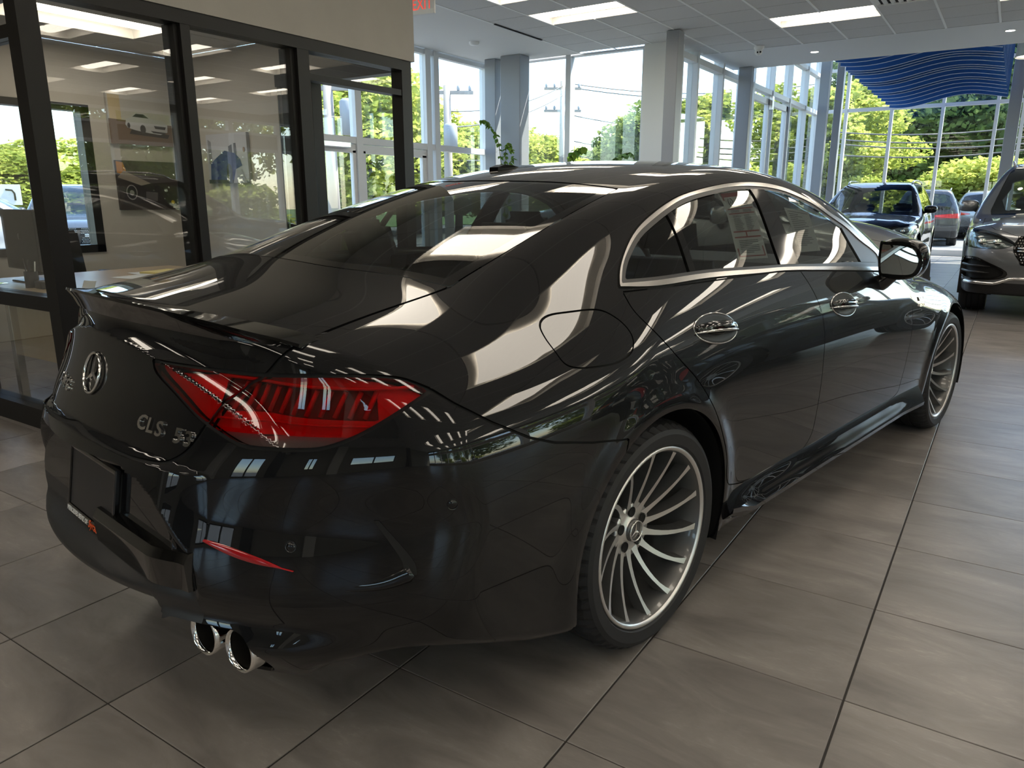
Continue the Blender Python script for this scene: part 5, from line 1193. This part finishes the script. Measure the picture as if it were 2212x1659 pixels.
    Pd = [(.28, .40), (.42, .62), (.40, 1.12), (1.05, 1.10), (1.05, .40)]; Pd2 = [(1.06, .40), (1.06, 1.10), (2.18, 1.10), (2.22, .9), (2.16, .40)]
    for nm, P_ in (('rear_door', Pd), ('front_door', Pd2)):
        dr_, m = cutout(m, lambda q: np.maximum(xz(P_)(q), .6-q.V[:, 1]))
        for sd in 'RL': emit(nm, dr_, paint, car, sd)
    emit('body_shell', m, paint, car, 'B'); g = join(*[q for q in gaps if len(q.T)]); emit('shut_lines', Mesh(g.V-g.N*.008, g.N, g.T), M_gap, car, 'B', 0)
    MB().cbox(-.8, -.75, .27, 3.6, .75, .32, .01).build('floor_pan', M_gap, car)
    for cx in (0, SWB):
        for sg in (-1, 1):
            MB().lathe([(.425, 0), (.44, sg*.06*-1), (.44, -sg*.34), (.05, -sg*.35)], 30, 'y', (cx, sg*.955, SWR), a0=-.35, a1=pi+.35).build('wheel_housing', M_gap, car)
            wheel_parts(car, (cx, -.955*sg+.03*sg, SWR), R=SWR, Wd=.27, RL=.262, flip=sg, spokes=10, full=False)
    for sg in (-1, 1):
        z = lambda x: root_z(F, x, .60, 1.2)
        MB().tube([(-.45, sg*.60, z(-.45)), (-.36, sg*.605, z(-.36)+.045), (.4, sg*.61, z(.4)+.055), (1.0, sg*.605, z(1.0)+.05), (1.22, sg*.595, z(1.22)+.035), (1.32, sg*.59, z(1.32))], .016, 8).build('roof_rail', M_satchrome, car)
        V = []; Fc = []; nu, nv = 20, 10; c = (1.86, sg*1.02, 1.205); se = lambda w, e: np.sign(w)*abs(w)**e
        for j in range(nv+1):
            v = -pi/2+pi*j/nv
            for i in range(nu):
                u = 2*pi*i/nu; x = max(-.8, se(cos(v), .6)*se(cos(u), .8)); V.append((c[0]+.10*x, c[1]+.115*se(cos(v), .6)*se(sin(u), .7), c[2]+.075*se(sin(v), .7)))
        for j in range(nv):
            for i in range(nu): Fc.append((j*nu+i, j*nu+(i+1) % nu, (j+1)*nu+(i+1) % nu, (j+1)*nu+i))
        mo_ = MB().add(V, Fc, True).build('wing_mirror', paint, car); MB().tube([(1.86, sg*.84, 1.10), (1.86, sg*.93, 1.15), (1.86, sg*.97, 1.17)], .028, 8).build('mirror_stalk', M_gloss, mo_); MB().box(1.772, sg*1.02-.09, 1.155, 1.776, sg*1.02+.09, 1.255).build('mirror_glass', M_mirror, mo_)
    for y in (-.38, .38): seat(car, 1.05, y, M_leather, .72); seat(car, .1, y, M_leather, .70)
    MB().prism([(1.75, .7), (2.5, .7), (2.62, 1.06), (2.2, 1.10), (1.85, 1.05)], -.75, .75, 'y').build('dashboard', M_interior, car)
def recolour(root, old, new):
    for ch in root.children_recursive:
        for s_ in ch.material_slots:
            if s_.material == old: s_.link = 'OBJECT'; s_.material = new
M_grey = mat('grey_metallic_paint', (.20, .208, .22), .30, .75, 1.0, .5, coat_r=.01); M_silver = mat('silver_paint', (.30, .295, .285), .32, .7, 1.0, .5, coat_r=.02)
studs = MB()
suv = empty('sport_utility_car', (.72, 11.65, 0), -pi/2, 'dark grey metallic sport utility car cut by the right edge', 'car'); build_suv(suv, M_grey, 1.0)
if studs.V: studs.build('grille_studs', M_chrome, suv, kind='stuff')
studs = None
wst = text('windscreen_label', 'M12878', .05, M_pr, suv, (0, 0, 0), (0, 1, 0), (-.5, 0, .75), .0005); wst.location = (1.50, -.40, root_z(suv_F, 1.50, .40, 1.2)+.006)
MB().box(-.12, -.10, -.001, .12, .10, .001).build('windscreen_tag', M_paper, suv, (1.50, -.40, root_z(suv_F, 1.50, .40, 1.2)+.002), (0, .62, 0)).scale = (.25, 1, 1)
blk = copy_tree(suv, None, (-2.06, 15.85, 0), -pi/2); blk.name = 'sport_utility_car'; blk.scale = (.93, .955, .925); recolour(blk, M_grey, M_black); blk['label'] = 'glossy black sport utility car under the blue panels'
for ch in list(blk.children):
    if ch.name.startswith(('windscreen_label', 'windscreen_tag')): bpy.data.objects.remove(ch)
silver = empty('saloon_car', (-4.24, 7.18, 0), 0, 'silver grey saloon whose bonnet shows behind the wing mirror', 'car'); build_saloon(silver, False, M_silver); silver.scale = (1, 1, 1.09)
def park(loc, rz, col, lb, sc=(.95, .95, .95)):
    c = copy_tree(blk, None, loc, rz); c.name = 'parked_car'; c.scale = sc; recolour(c, M_black, col); tag(c, lb, 'car'); return c
M_whitep = mat('white_paint', (.70, .71, .72), .3, 0, 1.0, .5); M_darkp = mat('charcoal_paint', (.05, .052, .055), .3, .5, 1.0)
park((-2.05, 24.8, -.06), pi/2+.05, M_darkp, 'dark parked sport utility car outside with red tail lamps')
park((-.55, 29.5, -.06), pi/2-.35, M_silver, 'silver parked car outside beyond the dark one'); park((4.6, 27, -.06), pi/2, M_whitep, 'white parked car outside hidden behind the grey car')
park((-17.29, 6.99, -.06), radians(-27), M_darkp, 'dark parked car with chrome grille seen through the office window'); park((-16.9, 3.2, -.06), radians(70), M_whitep, 'white parked car at the left edge beyond the office window')
park((15.0, -1.5, -.06), radians(200), M_whitep, 'white parked car outside the east windows'); park((15.0, 4.5, -.06), radians(190), M_darkp, 'dark parked car outside the east windows')
side = copy_tree(blk, None, (2.80, 3.45, 0), pi/2); side.name = 'sport_utility_car'; side.scale = (.96, .96, .93); side['label'] = 'dark car standing right of the viewer, mirrored in the black door'
# ---------------------------------------------------------------- hanging blue panels
bl = empty('hanging_panels', (-1.38, 15.0, 3.3), 0, 'layered blue wavy panels hanging from the hall ceiling', 'ceiling art')
M_blue = mat('blue_panel', (.030, .125, .38), .35); M_bedge = mat('panel_edge', (.75, .80, .86), .4)
ys_ = [12.4, 12.75, 13.1, 13.5, 13.62, 13.75, 14.1, 14.5, 14.62, 14.75, 15.15, 15.55, 15.7, 16.1, 16.5, 17.0, 17.5]
for k, y in enumerate(ys_):
    t = k/(len(ys_)-1); x0 = -2.74+.30*t; x1 = -.30+.08*t; z0 = 3.60-.30*t; n = 30; bot = []
    for i in range(n+1):
        u = i/n; bot.append((x0+(x1-x0)*u, z0+.055-.09*cos(2*pi*(u*.95-.17+.05*t))*(.8+.2*t)+.05*u))
    P_ = bot+[(x1, 4.9), (x0, 4.9)]
    o = MB().prism([(a+1.38, c-3.3) for a, c in P_], y-15-.006, y-15+.006, 'y').build('blue_panel', M_blue, bl)
    V = []; Fc = []
    for a, c in bot: V += [(a+1.38, y-15-.0075, c-3.3-.004), (a+1.38, y-15-.0075, c-3.3+.003), (a+1.38, y-15+.0075, c-3.3-.004)]
    for i in range(n): Fc += [(3*i, 3*i+3, 3*i+4, 3*i+1), (3*i, 3*i+2, 3*i+5, 3*i+3)]
    MB().add(V, Fc).build('panel_edge', M_bedge, o)
for x in (-.9, .9): MB().tube([(x, -2.6, 1.7), (x, 2.6, 1.7)], .02).build('hanger_rail', M_satchrome, bl); MB().tube([(x, 0, 1.7), (x, 0, 2.5)], .008).build('hanger_rod', M_satchrome, bl)
# pendant lamp and tiers
pn = empty('pendant_lamp', (.12, 13.0, 3.45), 0, 'large grey drum pendant lamp at the right edge', 'pendant lamp')
MB().lathe([(.0, .45), (.16, .42), (.21, .36), (.215, .08), (.225, .02), (.225, 0)], 40).build('shade', mat('pendant_grey', (.42, .42, .41), .4), pn); MB().lathe([(0, .03), (.21, .02)], 40).build('diffuser', mat('pendant_glow', (1, .95, .85), .5, emit=(1, .9, .72), emit_s=3), pn); MB().tube([(0, 0, .4), (0, 0, 2.35)], .006).build('cord', M_satin, pn)
# ---------------------------------------------------------------- outdoors
gnd = MB().box(-90, -60, -.20, 90, 110, -.06).build('ground_outside', noise_col(mat('pale_asphalt', (.13, .127, .124), .9), [(.115, .112, .11), (.15, .147, .143)], .8, coord='Object'), kind='structure', label='pale car park outside')
gr_ = MB().box(-90, 33, -.10, 90, 109, -.02).build('ground_grass', mat('grass', (.09, .15, .03), .95), kind='structure', label='grass verge beyond the car park'); MB().box(-89, -58, -.10, -27, 33, -.02).build('ground_grass_side', mat('grass', (.09, .15, .03), .95), kind='structure', label='grass verge beyond the west car park')
def leaf_mat(name, c1, c2, tr):
    m = bpy.data.materials.new(name); m.use_nodes = True; n = m.node_tree.nodes; l = m.node_tree.links; n.clear()
    o = n.new('ShaderNodeOutputMaterial'); d = n.new('ShaderNodeBsdfDiffuse'); t = n.new('ShaderNodeBsdfTranslucent'); mx = n.new('ShaderNodeMixShader'); mx.inputs[0].default_value = tr
    g = n.new('ShaderNodeNewGeometry'); nz = n.new('ShaderNodeTexNoise'); nz.inputs['Scale'].default_value = 1.1; nz.inputs['Detail'].default_value = 4; r = n.new('ShaderNodeValToRGB'); e = r.color_ramp.elements; e[0].position = .36; e[0].color = (*c1, 1); e[1].position = .64; e[1].color = (*c2, 1)
    l.new(g.outputs['Position'], nz.inputs['Vector']); l.new(nz.outputs['Fac'], r.inputs[0]); l.new(r.outputs[0], d.inputs[0]); l.new(r.outputs[0], t.inputs[0]); l.new(d.outputs[0], mx.inputs[1]); l.new(t.outputs[0], mx.inputs[2]); l.new(mx.outputs[0], o.inputs[0]); return m
M_leafA = leaf_mat('leaf_yellow_green', (.30, .36, .07), (.55, .57, .15), .55); M_leafB = leaf_mat('leaf_mid_green', (.15, .21, .06), (.32, .37, .12), .5); M_leafC = leaf_mat('leaf_dark_green', (.06, .10, .035), (.14, .18, .06), .40)
M_bark = noise_col(mat('bark', (.09, .07, .05), .9), [(.06, .045, .035), (.13, .10, .08)], 8)
def crown(n, blobs, size, seed):
    r = np.random.default_rng(seed); B = np.array(blobs); w = B[:, 3]**2; w /= w.sum(); k = r.choice(len(B), n, p=w)
    d = r.normal(size=(n, 3)); d /= np.linalg.norm(d, axis=1)[:, None]; d[:, 2] *= .85; rad = B[k, 3]*(1-.35*r.random(n)**2.0)
    c = B[k, :3]+d*rad[:, None]; c += r.normal(size=(n, 3))*.05
    a = r.normal(size=(n, 3)); a /= np.linalg.norm(a, axis=1)[:, None]; b = np.cross(a, d+r.normal(size=(n, 3))*.5); b /= np.linalg.norm(b, axis=1)[:, None]+1e-9
    s = size*(.6+.8*r.random(n))[:, None]; V = np.stack([c-a*s*.5, c+b*s*.32, c+a*s*.5, c-b*s*.32], 1).reshape(-1, 3); return V, np.arange(4*n).reshape(-1, 4)
def tree_mesh(h, spread, nb, n, size, seed, base=.25):
    r = random.Random(seed); bl_ = [(0, 0, h*.72, spread*.62)]
    for _ in range(nb):
        z = h*(base+(.97-base)*r.random()); f = sin(pi*min(1, max(.12, (z/h-base+.12)/(1.1-base))))**.6; a = 2*pi*r.random(); q = spread*.72*f*sqrt(r.random()); bl_.append((q*cos(a), q*sin(a), z*.93, spread*(.22+.2*r.random())))
    V, Fc = crown(n, bl_, size, seed); me = bpy.data.meshes.new('foliage'); me.from_pydata(V.tolist(), [], Fc.tolist()); me.update(); return me
FOL = {k: tree_mesh(*v) for k, v in dict(tall=(10, 2.9, 30, 11000, .26, 1), broad=(9, 3.6, 34, 13000, .27, 2), slim=(9, 1.9, 24, 8000, .24, 3), bush=(2.6, 1.5, 14, 4500, .17, 4, .1)).items()}
tb = MB(); tb.tube([(0, 0, -.1), (.05, 0, 2.5), (-.05, .05, 5.5), (0, 0, 8)], [.22, .17, .11, .03], 8)
for k in range(6): a = k*1.1; tb.tube([(0, 0, 2.6+.7*k), (1.0*cos(a), 1.0*sin(a), 3.6+.7*k)], [.07, .02], 6)
TRK = tb.mesh('trunk'); TRK.materials.append(M_bark)
TC = [0]
def tree(x, y, kind, lm, s=1., sz=None, label=None, rz=None):
    TC[0] += 1; bush = kind == 'bush'; t = empty('shrub' if bush else 'tree', (x, y, -.06), random.uniform(0, 6) if rz is None else rz, label, 'shrub' if bush else 'tree', 'shrubs outside the windows' if bush else 'trees outside the windows'); t.scale = (s, s, sz or s)
    f = link('foliage', FOL[kind], None, t); f['kind'] = 'stuff'
    if not len(FOL[kind].materials): FOL[kind].materials.append(M_leafB)
    f.material_slots[0].link = 'OBJECT'; f.material_slots[0].material = lm
    if not bush: link('trunk', TRK, None, t)
    return t
def tree_px(px, top, dist, kind, lm, label, s=1.):
    d = px_dir(px, 434); d = d/np.hypot(d[0], d[1]); x, y = CAMP[0]+d[0]*dist, CAMP[1]+d[1]*dist
    dz = px_dir(px, top); h = 1.27+dz[2]/np.hypot(dz[0], dz[1])*dist+.06; b = {'tall': 10, 'broad': 9, 'slim': 9, 'bush': 2.6}[kind]
    return tree(x, y, kind, lm, s, max(.35, h/b), label)
# trees seen from left to right
tree_px(-60, 310, 36, 'broad', M_leafA, 'bright tree at the far left seen past the monitor'); tree_px(60, 335, 34, 'broad', M_leafA, 'bright tree seen left of the office corner post'); tree_px(165, 300, 36, 'broad', M_leafA, 'bright yellow green tree in the office window', 1.1); tree_px(300, 300, 40, 'broad', M_leafB, 'green tree hidden behind the office wall')
tree_px(450, 250, 36, 'tall', M_leafB, 'green tree behind the office pictures'); tree_px(590, 240, 34, 'tall', M_leafB, 'green tree behind the office far wall')
tree_px(800, 138, 30, 'broad', M_leafA, 'tall leafy tree filling the doorway bay of the office', 1.15); tree_px(900, 170, 33, 'tall', M_leafA, 'tall tree right of the doorway bay post', 1.0); tree_px(700, 330, 36, 'broad', M_leafA, 'lower tree behind the utility pole on the left')
tree_px(990, 262, 34, 'broad', M_leafA, 'round tree between the pale mullion and the slim column', .9); tree_px(1080, 262, 36, 'broad', M_leafA, 'tree hidden behind the wide steel column'); tree_px(1170, 290, 38, 'broad', M_leafA, 'low tree right of the wide steel column', .9)
tree_px(1250, 320, 42, 'broad', M_leafB, 'low distant tree behind the second utility pole', .8); tree_px(1330, 255, 34, 'slim', M_leafB, 'pale tree left of the white corner pier', 1.0); tree_px(1385, 205, 32, 'tall', M_leafB, 'tall tree touching the white corner pier', .9)
for k, (px, tp, ds, kd, mt, lb) in enumerate(((1490, 190, 30, 'slim', M_leafA, 'first'), (1530, 175, 31, 'slim', M_leafA, 'second'), (1585, 170, 32, 'slim', M_leafA, 'third'), (1660, 160, 33, 'slim', M_leafA, 'fourth'), (1710, 185, 36, 'slim', M_leafA, 'fifth'), (1755, 160, 34, 'slim', M_leafA, 'sixth'))):
    tree_px(px, tp, ds, kd, mt, lb+' bright slim tree from the left behind the side windows', 1.15)
tree_px(1850, 155, 36, 'tall', M_leafA, 'tall yellow green tree left of the blue panels', 1.0); tree_px(1815, 250, 33, 'slim', M_leafA, 'bright slim tree behind the hall corner column', .9)
for k, (px, tp, ds, lb) in enumerate(((1930, 80, 46, 'under the middle of the blue panels'), (2010, 60, 48, 'behind the dark parked car'), (2090, 60, 46, 'right of the third front upright'), (2170, 50, 45, 'behind the tall grey column'), (2270, 60, 46, 'past the right edge'), (1880, 90, 52, 'behind the yellow green tree'))):
    tree_px(px, tp, ds, 'broad', M_leafC if k % 2 else M_leafB, 'dense dark green tree '+lb, 1.35)
for k, (px, tp, ds) in enumerate(((1985, 395, 34), (2030, 380, 33), (2075, 350, 33), (2120, 345, 34), (2165, 350, 33), (2215, 355, 34), (1930, 400, 36))):
    tree_px(px, tp, ds, 'bush', M_leafA, 'bright shrub number %s from the left in the hedge outside the hall' % ('two three four five six seven one'.split()[k]), 1.5)
for k in range(7): tree(18+3*(k % 2), -9+5.6*k, 'broad', M_leafA if k % 3 else M_leafB, 1.0, .9+.05*(k % 3), 'bright tree in the row outside the east windows')
for k in range(5): tree(13.8, -6+5.2*k, 'bush', M_leafA, 1.2, .7, 'low shrub in the row outside the east windows')
# utility poles and wires
M_pole = mat('weathered_pole', (.34, .30, .26), .85); M_wire = mat('wire_grey', (.10, .10, .10), .6); M_tr = mat('transformer_grey', (.30, .31, .32), .5)
def at_px(px, py, dist): d = px_dir(px, py); return CAMP+d/np.hypot(d[0], d[1])*dist
def pole(px, top, dist, lb, cross):
    q = at_px(px, top, dist); p = empty('utility_pole', (q[0], q[1], -.06), radians(35), lb, 'utility pole'); MB().tube([(0, 0, 0), (0, 0, q[2])], [.16, .11], 10).build('mast', M_pole, p)
    for z in cross: MB().cbox(-.8, -.05, q[2]-z-.05, .8, .05, q[2]-z+.05, .01).build('cross_arm', M_pole, p); [MB().lathe([(.0, .16), (.04, .14), (.06, .06), (.05, 0)], 10, 'z', (x, 0, q[2]-z+.06)).build('insulator', M_tr, p) for x in (-.7, -.35, .35, .7)]
    return p, q
p1, q1 = pole(706, 160, 19, 'wooden utility pole with transformers seen through the doorway bay', (.25,)); 
for x in (-.45, .45): MB().lathe([(0, 0), (.20, .02), (.20, .75), (.14, .82), (0, .84)], 18, 'z', (x, 0, q1[2]-1.3)).build('transformer', M_tr, p1)
MB().tube([(0, 0, q1[2]-3), (2.2, .6, 0)], .012, 6).build('guy_wire', M_wire, p1)
p2, q2 = pole(1216, 172, 34, 'utility pole in front of pale sky right of the wide column', (.3, 1.2)); p3, q3 = pole(965, 180, 24, 'utility pole with grey transformer beside the pale mullion', (.2,))
MB().lathe([(0, 0), (.21, .02), (.21, .70), (.15, .78), (0, .80)], 20, 'z', (.1, -.30, q3[2]-1.9)).build('transformer', M_tr, p3)
def wire(a, b, sag, lb):
    a, b = np.array(a), np.array(b); pts = [tuple(a+(b-a)*t-np.array([0, 0, sag*4*t*(1-t)])) for t in np.linspace(0, 1, 14)]
    o = MB().tube(pts, .022, 5).build('overhead_wire', M_wire); tag(o, lb, 'wire', 'overhead wires')
for k, (a, b, s, lb) in enumerate((((640, 170, 30), (1000, 330, 30), .6, 'sagging wire crossing the big tree in the doorway bay'), ((640, 250, 28), (1060, 345, 30), .5, 'lower sagging wire in the doorway bay'), ((965, 240, 24), (1216, 185, 34), .3, 'wire from the transformer pole to the sky pole'), ((965, 275, 24), (1216, 205, 34), .3, 'second wire towards the sky pole'),
    ((1216, 178, 34), (1800, 175, 40), .5, 'upper wire right of the sky pole'), ((1216, 186, 34), (1800, 190, 40), .5, 'second wire right of the sky pole'), ((1216, 245, 34), (1800, 260, 40), .6, 'middle wire right of the sky pole'), ((1216, 300, 34), (1800, 320, 40), .6, 'low wire right of the sky pole'), ((1216, 330, 34), (1800, 345, 40), .6, 'lowest wire right of the sky pole'),
    ((1800, 285, 27), (2300, 262, 27), .2, 'topmost wire across the front windows'), ((1800, 300, 27), (2300, 285, 27), .2, 'second wire down across the front windows'), ((1800, 310, 27), (2300, 300, 27), .2, 'third wire down across the front windows'), ((1800, 334, 27), (2300, 312, 27), .2, 'lowest thick wire across the front windows'))):
    wire(at_px(*a), at_px(*b), s, lb)
# road sign past the office
q = at_px(22, 415, 30); rs = empty('road_sign', (q[0], q[1], -.06), radians(60), 'white turn arrow road sign beyond the office window', 'sign'); MB().tube([(0, 0, 0), (0, 0, q[2]+.3)], .03).build('post', M_satchrome, rs); bd = MB().cbox(-.3, -.04, q[2]-.35, .3, -.02, q[2]+.3, .005).build('board', M_paper, rs)
MB().tube([(.12, -.045, q[2]-.2), (.12, -.045, q[2]+.02), (.06, -.045, q[2]+.12), (-.12, -.045, q[2]+.14)], .03, 6).build('arrow', M_gap, bd)
# ---------------------------------------------------------------- indoor plants
lfm = MB(); V = []; Fc = []
for i in range(7):
    t = i/6; w = .5*sin(pi*t**.75)*.62; z = -.10*t*t*2
    V += [(t, -w, z+.05*w), (t, 0, z), (t, w, z+.05*w)]
for i in range(6): Fc += [(3*i, 3*i+1, 3*i+4, 3*i+3), (3*i+1, 3*i+2, 3*i+5, 3*i+4)]
LEAF = lfm.add(V, Fc, True).mesh('leaf'); M_pl = leaf_mat('house_plant_leaf', (.07, .16, .03), (.20, .30, .05), .4); LEAF.materials.append(M_pl)
def plant(loc, stems, lb, leaf=.10, name='potted_plant', pot_r=.17, pot_h=.35):
    p = empty(name, loc, 0, lb, 'plant'); MB().lathe([(0, 0), (pot_r*.75, 0), (pot_r, pot_h), (pot_r*1.03, pot_h+.02), (pot_r*.9, pot_h+.02), (pot_r*.88, pot_h-.04), (0, pot_h-.04)], 28).build('pot', M_paper, p); MB().lathe([(0, pot_h-.03), (pot_r*.88, pot_h-.035)], 20).build('soil', M_bark, p)
    for s in stems:
        P_ = smooth_poly([(0, 0, pot_h-.05)]+s, 5, closed=False); st_ = MB().tube([tuple(q) for q in P_], .006, 6).build('stem', mat('plant_stem', (.16, .17, .06), .7), p); n = len(P_)
        for i in range(int(n*.3), n):
            for _ in range(3):
                a = random.uniform(0, 2*pi); o = link('leaf', LEAF, None, st_, tuple(P_[i]), (random.uniform(-.4, .4), random.uniform(.1, .9), a)); sc = leaf*random.uniform(.7, 1.25); o.scale = (sc, sc, sc)
    return p
plant((-6.62, 8.22, 0), [[(.02, .03, .9), (-.05, .05, 1.6), (-.12, .05, 2.15), (-.30, .08, 2.42), (-.42, .1, 2.52), (-.52, .1, 2.50)], [(.0, -.02, .8), (.05, .02, 1.5), (.02, .03, 1.95), (.10, .0, 2.15), (.16, .0, 2.02)], [(.02, 0, .7), (.12, .0, 1.3), (.10, .02, 1.75), (.18, .02, 1.95)]], 'tall trailing vine in a pot before the steel columns', .078)
plant((-5.75, 8.35, 0), [[(.05, .02, .9), (.0, .03, 1.5), (-.05, .02, 1.80)], [(.1, .02, 1.0), (.12, .02, 1.6), (.30, .03, 1.98), (.50, .03, 2.05)], [(-.1, .0, .9), (-.22, .02, 1.5), (-.35, .0, 1.75)]], 'leafy potted plant right of the wide steel column', .14)
qp = at_px(715, 470, 9.2); plant((qp[0], qp[1], 0), [[(.03*cos(a), .03*sin(a), .45), (.16*cos(a), .16*sin(a), .75), (.26*cos(a), .26*sin(a), .95+.1*(k % 2))] for k, a in enumerate(np.linspace(0, 5.6, 7))], 'low leafy potted plant inside the entrance door', .17)
